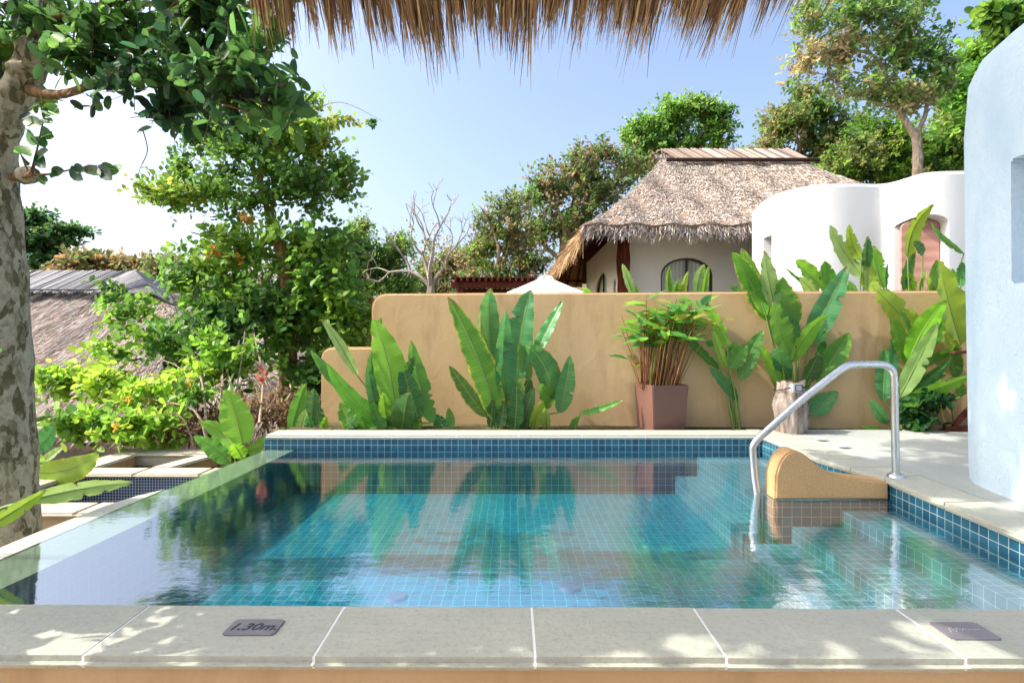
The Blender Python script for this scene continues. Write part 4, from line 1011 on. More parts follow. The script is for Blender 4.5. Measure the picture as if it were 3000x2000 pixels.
plant('tall paddle leaved plant with yellow edged leaves behind the tree stump', z4, (752, 1340), 6.36, [
    ((612, 765), (428, 398), 105, D(kind='g', yellow=1, bend=.03)), ((598, 735), (473, 380), 85, D(kind='b', yellow=.9)), ((645, 700), (590, 410), 105, D(kind='p', roll=.2)), ((765, 770), (680, 535), 130, D(kind='g', yellow=.7, bend=-.15)),
    ((722, 935), (630, 650), 125, D(kind='g', dz=-.3)), ((720, 1060), (640, 885), 90, D(kind='d', dz=-.32)), ((815, 880), (1015, 488), 125, D(kind='k', roll=-.3, torn=2)), ((730, 975), (915, 710), 80, D(kind='b', dz=-.28)),
    ((865, 1080), (1028, 815), 120, D(kind='g', roll=-.3, yellow=.3)), ((795, 1080), (872, 920), 110, D(kind='d')), ((690, 1090), (568, 895), 95, D(kind='b', roll=.3)), ((660, 1110), (640, 920), 80, D(kind='p')),
    ((830, 1245), (970, 1122), 100, D(kind='k', roll=-.5)), ((752, 870), (742, 745), 60, D(kind='g')), ((880, 930), (900, 800), 70, D(kind='d')), ((712, 780), (640, 640), 85, D(kind='d')), ((860, 990), (905, 880), 60, D(kind='g')), ((828, 1180), (800, 1080), 60, D(kind='g'))], sc=1.742, rz=0)
plant('large paddle leaved clump partly behind the handrail, beside the pale blue wall', z4, (1300, 1335), 6.2, [
    ((1400, 830), (1150, 558), 115, D(kind='y', torn=8, bend=-.08)), ((1592, 885), (1485, 462), 175, D(kind='y', roll=.2, bend=.04)), ((1330, 965), (1520, 645), 105, D(kind='b', roll=-.4)), ((1280, 1155), (1475, 770), 88, D(kind='p', roll=-.5, dz=-.3)),
    ((1322, 985), (1238, 735), 85, D(kind='g')), ((1200, 1170), (1205, 895), 95, D(kind='k', bend=.05)), ((1455, 885), (1505, 730), 85, D(kind='g', yellow=.8)), ((1330, 1130), (1545, 955), 55, D(kind='d', bend=.08)),
    ((1310, 1160), (1650, 1040), 85, D(kind='b', bend=.10, roll=.4, dz=-.35)), ((1340, 1110), (1520, 1040), 45, D(kind='g')), ((1368, 1060), (1442, 895), 50, D(kind='y', yellow=1)), ((1580, 1060), (1560, 870), 75, D(kind='g')),
    ((1220, 1285), (1130, 1165), 60, D(kind='k')), ((1215, 1330), (1085, 1300), 30, D(kind='b')), ((1600, 1150), (1570, 1060), 60, D(kind='g')), ((1345, 840), (1278, 700), 50, D(kind='g', yellow=1)), ((1260, 1040), (1245, 850), 50, D(kind='k')),
    ((1380, 1000), (1600, 900), 50, D(kind='g')), ((1600, 1000), (1500, 800), 70, D(kind='y'))], sc=1.742, rz=0)
GB = 'paddle leaved plants growing behind the ochre wall'
plant('narrow pale leaf spear behind the ochre wall in front of the bungalow corner post', z5, (1190, 1560), 7.6, [((1195, 1440), (1117, 1215), 62, D(kind='p')), ((1230, 1480), (1200, 1350), 40, D(kind='g'))], GB, rz=.42)
plant('small bunch of yellow edged leaves behind the ochre wall under the arched window', z5, (1470, 1560), 7.6, [((1418, 1440), (1412, 1240), 48, D(kind='g', yellow=.9)), ((1450, 1440), (1470, 1315), 60, D(kind='g')), ((1500, 1440), (1532, 1262), 45, D(kind='y', yellow=.6)), ((1480, 1450), (1500, 1340), 50, D(kind='y', yellow=.5))], GB, rz=.42)
plant('pair of pale upright leaves behind the ochre wall right of the arched window', z5, (1610, 1560), 7.6, [((1585, 1440), (1632, 1208), 85, D(kind='p', torn=3)), ((1630, 1430), (1660, 1235), 45, D(kind='b')), ((1850, 1440), (1790, 1360), 50, D(kind='g', bend=.3))], GB, rz=.42)
plant('bright clipped leaf tip behind the ochre wall beside the parasol', z5, (900, 1560), 7.6, [((925, 1430), (872, 1372), 50, D(kind='b'))], GB, rz=.42, name='leafy_sprig')
plant('tattered paddle leaved clump behind the ochre wall in front of the curved white villa', z4, (1040, 700), 7.55, [
    ((915, 615), (748, 440), 110, D(kind='b', yellow=.3, torn=3)), ((935, 600), (897, 455), 75, D(kind='g')), ((1100, 550), (922, 280), 100, D(kind='p', torn=7, bend=.05, yellow=.4)), ((1085, 460), (1022, 275), 60, D(kind='y', torn=4)),
    ((1110, 500), (1118, 335), 58, D(kind='d')), ((1200, 600), (1142, 365), 95, D(kind='b', torn=5)), ((1120, 615), (1128, 470), 95, D(kind='y', yellow=.3)), ((900, 640), (695, 482), 26, D(kind='g')), ((860, 640), (770, 540), 70, D(kind='p')), ((1065, 640), (1018, 560), 40, D(kind='g')), ((1215, 600), (1222, 465), 22, D(kind='k')), ((1040, 640), (960, 560), 60, D(kind='g'))], GB, sc=1.742, rz=.42)
plant('tallest paddle leaved plant behind the ochre wall in front of the shuttered arch', z4, (1370, 700), 7.5, [
    ((1322, 440), (1455, 150), 92, D(kind='y', bend=-.03, fold=.5)), ((1300, 610), (1360, 400), 68, D(kind='d', yellow=.6)), ((1610, 425), (1440, 265), 42, D(kind='g', torn=5, bend=.06)), ((1390, 620), (1422, 500), 42, D(kind='b')),
    ((1352, 620), (1325, 515), 58, D(kind='b', torn=3)), ((1400, 430), (1350, 360), 60, D(kind='d')), ((1470, 620), (1470, 455), 75, D(kind='g', yellow=.7)), ((1595, 590), (1600, 455), 50, D(kind='k', torn=5)), ((1440, 640), (1420, 545), 70, D(kind='y')), ((1560, 600), (1550, 500), 45, D(kind='g'))], GB, sc=1.742, rz=.42)
# left side
plant('bright paddle leaved clump at the far left corner of the infinity edge', z2, (1215, 1190), 6.35, [
    ((1240, 1045), (1150, 755), 165, D(kind='b', roll=.1, bend=.04)), ((1195, 1095), (1018, 915), 95, D(kind='b', bend=.08)), ((1170, 1145), (988, 1005), 90, D(kind='g', bend=.1)), ((1235, 1118), (1180, 1040), 85, D(kind='b')),
    ((1255, 1085), (1455, 958), 75, D(kind='g', bend=.15))], sc=1.742, rz=-1.0)
plant('paddle leaved plant between the leafy tree and the end of the ochre wall', z2, (1560, 1060), 6.5, [
    ((1485, 990), (1560, 725), 80, D(kind='g', roll=.3)), ((1530, 1000), (1565, 860), 55, D(kind='p')), ((1610, 975), (1625, 840), 95, D(kind='d')), ((1590, 900), (1600, 755), 70, D(kind='d')), ((1580, 1000), (1570, 900), 60, D(kind='k')), ((1640, 985), (1665, 900), 40, D(kind='b'))], sc=1.742, rz=-1.0)
plant('long arched leaf lying over the far edge of the planter box', z2, (480, 1150), 7.45, [((500, 1120), (985, 1010), 72, D(kind='b', bend=.10, dz=.0, roll=.7))], sc=1.742, rz=-.9, name='arching_leaf')
plant('yellow edged bent leaf plant just right of the patchy tree trunk', z2, (175, 1230), 5.75, [
    ((175, 1190), (505, 1085), 130, D(kind='y', bend=.20, yellow=.8, roll=.2, fold=.2)), ((165, 1080), (275, 945), 100, D(kind='k', bend=.1)), ((200, 1150), (330, 1055), 55, D(kind='p')), ((170, 1130), (230, 1115), 45, D(kind='y'))], sc=1.742, rz=-1.2)
plant('pale green ragged leaf crossing in front of the patchy tree trunk', z2, (-160, 1450), 3.02, [
    ((150, 1335), (675, 1240), 105, D(kind='p', torn=3, bend=-.05, dz=.0, roll=.5, yellow=.3, flop=0, curl=.0)), ((-60, 1470), (235, 1280), 75, D(kind='y', torn=2, roll=.4, dz=-.1, flop=0, curl=.0))], sc=1.742)

# reeds in the pot
mb = MB(); tops = []
Zr = 6.36
def z6(x, y): return (x / 3.484 + 1750, y / 3.484 + 830)
reeds = [((440, 960), (235, 440)), ((435, 900), (250, 330)), ((430, 960), (300, 720)), ((450, 1010), (440, 620)), ((470, 1010), (400, 540)), ((480, 1010), (480, 420))]
for k in range(62):
    t = rng.random(); bx = 445 + 370 * t; by = 1020 + rng.uniform(-8, 14); tx = 430 + 680 * t + rng.normal(0, 60); ty = rng.uniform(150, 520)
    reeds.append(((bx, by), (tx, ty)))
RC = [lin('#6a3a2c'), lin('#7e4a34'), lin('#94663c'), lin('#8a8a44'), lin('#5c3028'), lin('#a87c48')]
for (b0, t0) in reeds:
    Zb = Zr + rng.uniform(-.16, .16); b = P(*z6(*b0), Zb); b[2] = .42; tt = P(*z6(*t0), Zb + rng.uniform(-.2, .15)); m = (b + tt) / 2 + np.array([(b[0] - tt[0]) * .06, 0, .02])
    mb.tube([b, m, tt], [rng.uniform(.006, .010), .005, .0028], 5, tuple(np.array(RC[rng.integers(len(RC))]) * rng.uniform(.8, 1.2))); tops.append((tt, norm(tt - b)))
mb.build('reed', M_stick, ptp, col=True)
LV = []; 
tmplL = np.array([(0, 0, 0), (-.10, .28, .04), (.10, .28, .04), (-.085, .6, .03), (.085, .6, .03), (0, 1, -.06), (0, .28, 0), (0, .6, -.015)])
tmplLf = np.array([(0, 6, 1, 1), (0, 2, 6, 6), (1, 6, 7, 3), (6, 2, 4, 7), (3, 7, 5, 5), (7, 4, 5, 5)])
def leafbatch(name, pos, d, n, size, col, mat, parent, tmpl, faces, wscale=1.0):
    d = norm(d); n = norm(n - d * np.sum(n * d, 1, keepdims=True)); s = np.cross(d, n); size = np.asarray(size)[:, None, None]
    V = pos[:, None] + size * (tmpl[None, :, 0:1] * wscale * s[:, None] + tmpl[None, :, 1:2] * d[:, None] + tmpl[None, :, 2:3] * n[:, None])
    M = len(tmpl); Fc = (np.arange(len(pos))[:, None, None] * M + faces[None]).reshape(-1, faces.shape[1])
    return mk(name, V.reshape(-1, 3), Fc, mat, parent, col=np.repeat(col, M, 0))
tri = np.array([(0, 6, 1), (0, 2, 6), (1, 6, 7), (1, 7, 3), (6, 2, 4), (6, 4, 7), (3, 7, 5), (7, 4, 5)])
pos = []; dd = []; nn = []; 
for tt, ax in tops:
    for _ in range(rng.integers(2, 5)):
        q = tt - ax * rng.uniform(0, .22); a = rng.random() * 6.28; pos.append(q); dd.append([math.cos(a), math.sin(a) * .6, rng.uniform(-.15, .55)]); nn.append([rng.normal(0, .3), rng.normal(0, .3) - .3, 1])
ext = [(z6(35, 410), z6(225, 430)), (z6(180, 690), z6(320, 700)), (z6(230, 300), z6(350, 215)), (z6(1370, 330), z6(1180, 285))]
leafbatch('foliage', np.array(pos), np.array(dd), np.array(nn), rng.uniform(.15, .31, len(pos)), pal(len(pos), [(.13, .42, .05), (.08, .32, .07), (.22, .48, .05), (.38, .40, .06), (.07, .26, .08)]), M_leaf, ptp, tmplL, tri, 1.7)

# ================================================================ TREES AND SHRUBS
T6 = np.array([(0, 0, 0), (-.30, .38, .06), (.30, .38, .06), (-.22, .75, .04), (.22, .75, .04), (0, 1, -.03)])
F6 = np.array([(0, 2, 4, 5), (0, 5, 3, 1)])
ang = np.linspace(0, np.pi, 6)[1:-1]
T10 = np.array([(0, 0, 0)] + [(-.30 * math.sin(a), .5 - .5 * math.cos(a), .07 * math.sin(a)) for a in ang] + [(0, 1.0, -.04)] + [(.30 * math.sin(a), .5 - .5 * math.cos(a), .07 * math.sin(a)) for a in ang[::-1]] + [(0, .33, -.01), (0, .68, -.015)])
F10 = np.array([(0, 10, 2, 1), (10, 11, 3, 2), (11, 5, 4, 3), (0, 9, 8, 10), (10, 8, 7, 11), (11, 7, 6, 5)])
UP = np.array([0, 0, 1.])
def crown(parent, blobs, n_tw, per, leaf, cols, tw_len, up=.25, wsc=1.0, tmpl=(T6, F6), twig_r=0.0, droop=0.0, name='crown', shell=.45, jit=.16, twmat=None, flat_=0.0, kill=None, seed=None, clus=16):
    """blobs: (x, y, z, rx, ry, rz, weight, palette index or None)"""
    r = np.random.default_rng(seed if seed is not None else rng.integers(1 << 30))
    if clus:
        nb = []
        for b in blobs:
            b = b[:7]; m_ = max(3, int(clus * (b[6] + .35)))
            for _ in range(m_):
                dd_ = norm(r.normal(size=3)) * (r.random() ** .45) * .78
                f_ = r.uniform(.18, .40); nb.append((b[0] + dd_[0] * b[3], b[1] + dd_[1] * b[4], b[2] + dd_[2] * b[5], b[3] * f_ * 1.15, b[4] * f_, b[5] * f_, b[6] * f_ ** 2 * r.uniform(.5, 1.4)))
        blobs = nb + [(b[0], b[1], b[2], b[3], b[4], b[5], b[6] * sum(q_[6] for q_ in nb) / sum(q_[6] for q_ in blobs) * .8) for b in blobs]
    bl = np.array([b[:7] for b in blobs], float); k = r.choice(len(bl), n_tw, p=bl[:, 6] / bl[:, 6].sum())
    d = norm(r.normal(size=(n_tw, 3))); rad = (shell + (1 - shell) * r.random(n_tw)) ** 1.0
    off = d * rad[:, None] * bl[k, 3:6]; st = bl[k, :3] + off
    td = norm(norm(off) * .9 + UP * up + r.normal(0, .45, (n_tw, 3)))
    st = st - td * tw_len * .5
    L = tw_len * r.uniform(.6, 1.3, n_tw)
    cols = np.array(cols); nc = len(cols)
    # colour patches: nearby twigs lean to the same hue
    ph = r.uniform(0, 6, 3); fz = np.sin(st @ np.array([1.3, .9, 1.7]) / max(tw_len * 3, .3) + ph[0]) + .6 * np.sin(st @ np.array([-1.1, 1.3, 2.1]) / max(tw_len * 2, .2) + ph[1]) + r.normal(0, .7, n_tw)
    ci = np.clip(((fz + 1.9) / 3.8 * nc).astype(int), 0, nc - 1); tc = cols[ci] * (1 + r.normal(0, jit, (n_tw, 1)))
    s = (np.arange(per) + .6) / per
    q = st[:, None] + td[:, None] * (s[None, :, None] * L[:, None, None]) + np.array([0, 0, -1.]) * droop * (s ** 2)[None, :, None] * L[:, None, None]
    a0 = norm(np.cross(td, r.normal(size=(n_tw, 3)))); b0 = np.cross(td, a0)
    sg = np.where(np.arange(per) % 2 == 0, 1., -1.)[None, :, None]
    side = a0[:, None] * sg + b0[:, None] * r.normal(0, .5, (n_tw, per, 1))
    ld = norm(td[:, None] * .55 + side * .9 + r.normal(0, .25, (n_tw, per, 3)) + UP * (.05 - droop * .6))
    ln = norm(UP * (.55 + flat_) + r.normal(0, .55, (n_tw, per, 3)) + SUNV * .3)
    pos = q.reshape(-1, 3); ld = ld.reshape(-1, 3); ln = ln.reshape(-1, 3); col = np.repeat(tc, per, 0) * (1 + r.normal(0, .10, (n_tw * per, 1)))
    col = np.clip(col, .004, .9)
    sz = leaf * r.uniform(.65, 1.25, len(pos))
    if kill is not None:
        m = ~kill(pos); pos, ld, ln, col, sz = pos[m], ld[m], ln[m], col[m], sz[m]
    o = leafbatch(name, pos, ld, ln, sz, col, M_leaf, parent, tmpl[0], tmpl[1], wsc)
    if twig_r:
        e = st + td * L[:, None] + np.array([0, 0, -1.]) * droop * L[:, None]
        s0 = norm(np.cross(td, r.normal(size=(n_tw, 3)))); s1 = np.cross(td, s0); V = []
        for (w0, w1) in ((1, 0), (-.5, .87), (-.5, -.87)): V += [st + (s0 * w0 + s1 * w1) * twig_r, e + (s0 * w0 + s1 * w1) * twig_r * .4]
        V = np.stack(V, 1).reshape(-1, 3); Fq = (np.arange(n_tw)[:, None, None] * 6 + np.array([[0, 2, 3, 1], [2, 4, 5, 3], [4, 0, 1, 5]])[None]).reshape(-1, 4)
        if kill is not None: pass
        mk('twigs', V, Fq, twmat or M_twig, o)
    return o
SUNV = np.array(SUN)
def blob(px, py, rx, ry, Z, w=1.0, rz=None):
    c = P(px, py, Z); k = Z / F
    return (c[0], c[1], c[2], rx * k, (rz if rz else (rx + ry) / 2 * k), ry * k, w)
def trunk(parent, paths, mat, sides=10, name='trunk', wob=.0):
    mb = MB()
    for pth in paths:
        pts = smoothpath([p for p, _ in pth], 5); rr = np.interp(np.linspace(0, len(pth) - 1, len(pts)), range(len(pth)), [r_ for _, r_ in pth])
        rr = [float(v * (1 + wob * math.sin(i * 1.7) + wob * .6 * math.sin(i * 3.1 + 1))) for i, v in enumerate(rr)]
        mb.tube(pts, rr, sides)
    return mb.build(name, mat, parent)
def limbs(start, blobs, r0, n_sub=5, rs=None, tip=.25, reach=.8):
    """limb from start to each blob centre, then forks into it"""
    rs = rs or np.random.default_rng(3); out = []
    start = np.array(start, float)
    for b in blobs:
        c = np.array(b[:3]); rad = np.array(b[3:6]); m = start * .5 + c * .5 + rs.normal(0, .07, 3) * np.linalg.norm(c - start) + np.array([0, 0, -.06 * np.linalg.norm(c - start)])
        out.append([(start, r0), (m, r0 * .7), (c, r0 * .45)])
        for _ in range(n_sub):
            d = norm(rs.normal(size=3) + np.array([0, 0, .35]) + norm(c - start) * .6); e = c + d * rad * reach
            s_ = c * .7 + m * .3 if rs.random() < .5 else c
            out.append([(s_, r0 * .38), ((s_ + e) / 2 + rs.normal(0, .06, 3) * rad.mean(), r0 * .25), (e, r0 * .08)])
    return out
def tree(name, label, root, top, blobs, r0, n_tw, per, leaf, cols, tw_len, group=None, mat=None, mid=None, cat='tree', limb=.6, n_sub=4, **kw):
    e = empty(name, tuple(root), label, cat, group)
    root = np.array(root, float); top = np.array(top, float); mid = np.array(mid) if mid is not None else (root + top) / 2 + rng.normal(0, .03, 3) * np.linalg.norm(top - root)
    paths = [[(root, r0 * 1.25), (mid, r0), (top, r0 * .8)]] + limbs(top, blobs, r0 * limb, n_sub)
    trunk(e, paths, mat or M_bark, 8)
    crown(e, blobs, n_tw, per, leaf, cols, tw_len, **kw)
    return e
def G(x, y): return float(gz(x, y))
def ground_at(px, Z): x = (px - CX) * Z / F; return (x, Z, G(x, Z) - .1)

# --- the big foreground tree on the left: patchy trunk, large rounded leaves
bt = empty('large_leaved_tree', (-3.18, 3.75, -1.25), 'foreground tree with patchy peeling trunk and large rounded leaves at the left edge', 'tree')
Zt = 3.75
def q(px, py, Z=Zt): return P(px, py, Z)
paths = [
    [(q(-14, 2080), .28), (q(-6, 1570), .225), (q(-18, 1200), .215), (q(-28, 850), .20), (q(-42, 600), .185), (q(-50, 430), .175), (q(-70, 250), .16), (q(-140, -50), .13), (q(-220, -500), .09)],
    [(q(-20, 470), .12), (q(15, 345), .105), (q(60, 250), .095), (q(100, 165), .10), (q(118, 100), .085), (q(150, -40), .07), (q(210, -300), .06), (q(330, -700, 3.9), .045)],
    [(q(80, 262), .045), (q(150, 278, 3.65), .028), (q(210, 270, 3.55), .025), (q(262, 248, 3.5), .024), (q(318, 208, 3.4), .020), (q(400, 190, 3.35), .015), (q(520, 205, 3.3), .011), (q(640, 200, 3.3), .007)],
    [(q(318, 208, 3.4), .016), (q(400, 130, 3.4), .013), (q(470, 60, 3.4), .011), (q(560, -40, 3.4), .009)],
    [(q(400, 222, 3.35), .012), (q(520, 260, 3.2), .009), (q(640, 300, 3.1), .006), (q(760, 340, 3.0), .003)],
    [(q(120, 60), .04), (q(260, 30, 3.6), .028), (q(430, -30, 3.5), .02), (q(640, -120, 3.5), .012)],
    [(q(40, 520), .03), (q(88, 510, 3.6), .012), (q(108, 440, 3.6), .006), (q(128, 340, 3.6), .004), (q(120, 285, 3.6), .003)],
    [(q(80, 512, 3.6), .012), (q(150, 510, 3.6), .006), (q(230, 492, 3.6), .004), (q(300, 484, 3.6), .003), (q(345, 492, 3.6), .002)],
    [(q(80, 500, 3.6), .008), (q(60, 450, 3.6), .004), (q(38, 415, 3.6), .002)],
    [(q(418, 380, 3.3), .0035), (q(432, 440, 3.3), .003), (q(412, 490, 3.3), .002), (q(402, 520, 3.3), .0015)],
    [(q(150, -40), .06), (P(330, -520, 3.9), .05), (P(900, -900, 3.9), .04), (P(1600, -1100, 3.8), .025)],
]
trunk(bt, paths[:1], M_bark_patch, 28, wob=.03); trunk(bt, paths[1:2], M_bark_patch, 18, 'limb', wob=.05); trunk(bt, paths[2:], M_bark, 8, 'branch', wob=.04)
# knots on the trunk
V = []; Fc = []
mb = MB()
for (px, py, r_) in ((90, 512, .055), (105, 150, .10), (60, 200, .05)):
    mb = MB(); c = q(px, py, 3.68); mb.tube([c + np.array([-.06, 0, -.01]), c, c + np.array([.05, -.02, .01])], [r_, r_ * 1.05, r_ * .5], 9); mb.build('knot', M_bark_patch, bt)
BIG = [(.015, .06, .03), (.03, .10, .035), (.05, .14, .035), (.065, .19, .045), (.085, .24, .05), (.12, .30, .06), (.07, .20, .05), (.20, .32, .05)]
bb = [blob(120, 60, 170, 110, 3.7, 1.0), blob(330, 60, 190, 110, 3.5, 1.1), blob(300, 180, 160, 90, 3.5, .8), blob(560, 130, 170, 130, 3.3, 1.2), blob(480, 250, 180, 70, 3.3, .8), blob(680, 230, 150, 100, 3.1, 1.1),
      blob(780, 300, 110, 80, 3.0, .5), blob(760, 120, 90, 110, 3.1, .55), blob(640, 20, 180, 80, 3.3, 1.0), blob(400, -60, 300, 90, 3.5, .8), blob(500, 330, 100, 40, 3.25, .25), blob(20, 120, 70, 160, 4.2, .5), blob(850, 220, 50, 60, 3.0, .15), blob(820, 20, 60, 60, 3.1, .2)]
def keepsky(p):
    px = CX + p[:, 0] * F / p[:, 1]; py = CY - (p[:, 2] - 1) * F / p[:, 1]
    return ((px > 930) & (py > -20)) | (py > 400) | ((py > 330 + (px - 300) * .10) & (px < 430))
crown(bt, bb, 330, 8, .10, BIG, .30, up=.0, wsc=.85, tmpl=(T10, F10), twig_r=.003, droop=.25, shell=.1, kill=keepsky, jit=.35)
crown(bt, [blob(60, 200, 70, 140, 3.9, 1), blob(130, 340, 50, 50, 3.9, .5)], 45, 6, .085, [(.10, .2, .03), (.2, .24, .03), (.06, .15, .02), (.3, .2, .05)], .2, tmpl=(T10, F10), droop=.2, kill=keepsky)
# hand placed hanging sprays
pos = []; dd = []; nn = []; sz = []
for (a, b_, ln_) in (((72, 350), (118, 368), 1), ((98, 395), (72, 375), 1), ((78, 385), (108, 420), 1), ((100, 400), (130, 430), 1), ((120, 405), (150, 390), .8), ((108, 450), (130, 490), 1.1), ((100, 470), (138, 440), .9), ((150, 505), (185, 500), .9), ((170, 500), (150, 520), .8),
                     ((205, 492), (240, 525), 1), ((215, 488), (245, 500), .8), ((245, 488), (290, 512), .9), ((290, 484), (325, 525), 1.3), ((300, 486), (345, 500), 1.0), ((328, 488), (355, 495), .7), ((120, 300), (90, 315), 1), ((125, 310), (170, 335), 1), ((115, 350), (150, 360), 1), ((118, 380), (155, 400), 1), ((125, 345), (140, 320), .9),
                     ((60, 448), (40, 440), .8), ((50, 428), (88, 455), 1), ((128, 335), (165, 310), 1), ((62, 455), (85, 478), .7), ((90, 330), (60, 350), .8), ((122, 515), (130, 540), .8)):
    A = P(*a, 3.6); B = P(*b_, 3.55); pos.append(A); dd.append(B - A); nn.append([rng.normal(0, .7), -.9, rng.normal(.3, .5)]); sz.append(np.linalg.norm(B - A) * 1.05)
leafbatch('hanging_leaves', np.array(pos), np.array(dd), np.array(nn), np.array(sz), pal(len(pos), BIG[0:6], .25), M_leaf, bt, T10, F10, .85)
# unseen leaf masses added above and left of frame to throw dappled shade
shade = [(-2.45, 1.95, .9, .4, .35, .45, .20), (-2.35, 1.92, 1.7, .4, .35, .5, .32), (-2.35, 1.90, 2.6, .45, .35, .5, .52), (-2.2, 1.9, 3.3, .5, .35, .4, .8), (-2.4, 3.4, 5.6, 1.5, 1.2, .6, 1), (-.8, 3.8, 5.6, 1.4, .9, .6, 1.2), (.6, 4.1, 5.6, 1.2, .7, .5, 1.1), (1.1, 3.3, 4.4, .8, .7, .35, .9), (-1.9, 2.1, 3.9, .9, .55, .35, .65), (-.2, 3.1, 4.8, 1.1, .8, .4, 1.0), (-1.2, 4.6, 6.2, 1.6, .8, .5, .9)]
def notseen(p):
    py = CY - (p[:, 2] - 1) * F / np.maximum(p[:, 1], .1); px = CX + p[:, 0] * F / np.maximum(p[:, 1], .1); return (py > -60) & (px > 600)
crown(bt, shade, 1500, 9, .15, BIG[:5], .38, up=.1, tmpl=(T6, F6), twig_r=.004, shell=.1, kill=notseen)

# --- airy tree in the middle left
GR = [(.06, .17, .03), (.09, .23, .035), (.13, .30, .04), (.20, .38, .045), (.27, .43, .05)]
GRD = [(.03, .09, .02), (.045, .13, .022), (.07, .18, .03), (.11, .24, .035)]
Zm = 10.2
mt = empty('crape_tree', tuple(ground_at(800, Zm)), 'tall airy small leaved tree with forked tan trunk left of the ochre wall', 'tree')
r_ = ground_at(840, Zm)
def m(px, py, dz=0): return P(px, py, Zm + dz)
pth = [[(np.array(r_), .18), (m(845, 1050), .15), (m(840, 850), .125), (m(825, 740), .11), (m(800, 660), .095), (m(790, 630), .09)],
       [(m(790, 640), .06), (m(770, 560), .055), (m(762, 510), .05), (m(775, 440), .03), (m(800, 340), .02), (m(830, 260), .01)], [(m(790, 640), .045), (m(808, 570), .035), (m(835, 525), .03), (m(880, 480), .02), (m(950, 400), .01)],
       [(m(762, 520), .03), (m(700, 450), .02), (m(600, 380), .012), (m(540, 300), .006)], [(m(780, 600), .025), (m(680, 560), .015), (m(560, 520), .01), (m(440, 500), .004)], [(m(835, 540), .02), (m(930, 560), .014), (m(1030, 560), .006)],
       [(m(800, 360), .012), (m(900, 330), .008), (m(1000, 300), .005), (m(1120, 355), .003)], [(m(830, 760), .03), (m(700, 720), .02), (m(560, 680), .01)], [(m(830, 800), .03), (m(950, 760), .02), (m(1050, 700), .01)], [(m(840, 1000), .03), (m(700, 950), .02), (m(600, 900), .01)]]
trunk(mt, pth, m_bark('tan_bark', lin('#b99872'), lin('#947350'), lin('#6a5038')), 8, wob=.05)
mb1 = [blob(800, 400, 190, 150, Zm, 1.0), blob(640, 400, 140, 80, Zm, .55), blob(930, 400, 110, 90, Zm, .5), blob(880, 560, 180, 110, Zm, .9), blob(640, 560, 200, 90, Zm, .75), blob(500, 570, 100, 60, Zm - .3, .35), blob(720, 290, 130, 70, Zm, .45), blob(900, 300, 90, 50, Zm, .15), blob(1000, 520, 70, 60, Zm, .25), blob(540, 480, 60, 40, Zm, .18)]
crown(mt, mb1, 1150, 8, .115, GR[:4] + [(.30, .36, .05)],   .43, up=.15, twig_r=.004, shell=.15, tmpl=(T6, F6), wsc=1.1)
mb2 = [blob(900, 730, 190, 110, Zm, 1.1), blob(680, 740, 220, 110, Zm, 1.0), blob(980, 880, 130, 150, Zm, 1.2), blob(1045, 950, 60, 110, Zm, .6), blob(860, 930, 150, 150, Zm, 1.2), blob(730, 900, 150, 120, Zm - .2, .7), blob(1010, 1080, 80, 110, Zm, .7), blob(900, 1110, 100, 90, Zm - .3, .6), blob(560, 800, 120, 80, Zm, .4)]
crown(mt, mb2, 1250, 8, .14, [(.05, .14, .03), (.07, .18, .035), (.09, .24, .04), (.15, .33, .04), (.24, .43, .045)], .43, up=.0, twig_r=.0035, shell=.15, droop=.3, wsc=1.1, name='lower_crown')
crown(mt, [blob(720, 640, 30, 20, Zm - .4, 1), blob(640, 740, 34, 24, Zm - .5, 1), blob(700, 765, 30, 18, Zm - .5, 1), blob(1000, 715, 24, 24, Zm, .6)], 26, 9, .07, [(.55, .20, .03), (.6, .28, .05), (.45, .3, .06)], .16, name='orange_leaves', shell=.1)
crown(mt, [blob(1095, 358, 30, 10, Zm, 1)], 9, 7, .07, GR[:3], .12, name='spray_tip', shell=.1)

# --- bright leafy shrub in front of the left roof
Zs = 7.0
def s_(px, py, dz=0): return P(px, py, float(np.interp(py, [840, 900, 1000, 1100, 1250], [10.4, 10.0, 9.2, 8.3, 7.2])) + dz)
sh = empty('leafy_shrub', tuple(ground_at(600, Zs)), 'bright lime green arching shrub in front of the low thatched hut', 'shrub')
rt = np.array(ground_at(610, Zs))
pth = [[(rt, 0.0193), (s_(600, 1180), 0.0165), (s_(560, 1020), 0.0121), (s_(480, 900), 0.0077), (s_(380, 840), 0.0044), (s_(300, 820), 0.0022)], [(rt, 0.0165), (s_(590, 1230), 0.0138), (s_(450, 1170), 0.0099), (s_(300, 1120), 0.0066), (s_(150, 1090), 0.0028)], [(rt, 0.0165), (s_(650, 1150), 0.0110), (s_(640, 1000), 0.0077), (s_(560, 860), 0.0033)],
       [(rt, 0.0165), (s_(540, 1230), 0.0110), (s_(400, 1230), 0.0066), (s_(220, 1210), 0.0028)], [(rt, 0.0165), (s_(700, 1100), 0.0110), (s_(720, 950), 0.0066), (s_(740, 850), 0.0033)], [(s_(760, 1240), 0.0193), (s_(770, 1100), 0.0165), (s_(745, 980), 0.0121), (s_(735, 860), 0.0066)], [(rt, 0.0110), (s_(560, 1120), 0.0083), (s_(420, 1040), 0.0044), (s_(300, 1000), 0.0022)]]
trunk(sh, pth, M_bark_pale, 7, 'stem', wob=.05)
LIME = [(.05, .15, .03), (.09, .24, .03), (.14, .34, .035), (.22, .45, .04), (.32, .56, .05), (.42, .62, .06)]
def zs_(py): return float(np.interp(py, [840, 900, 1000, 1100, 1250], [10.4, 10.0, 9.2, 8.3, 7.2]))
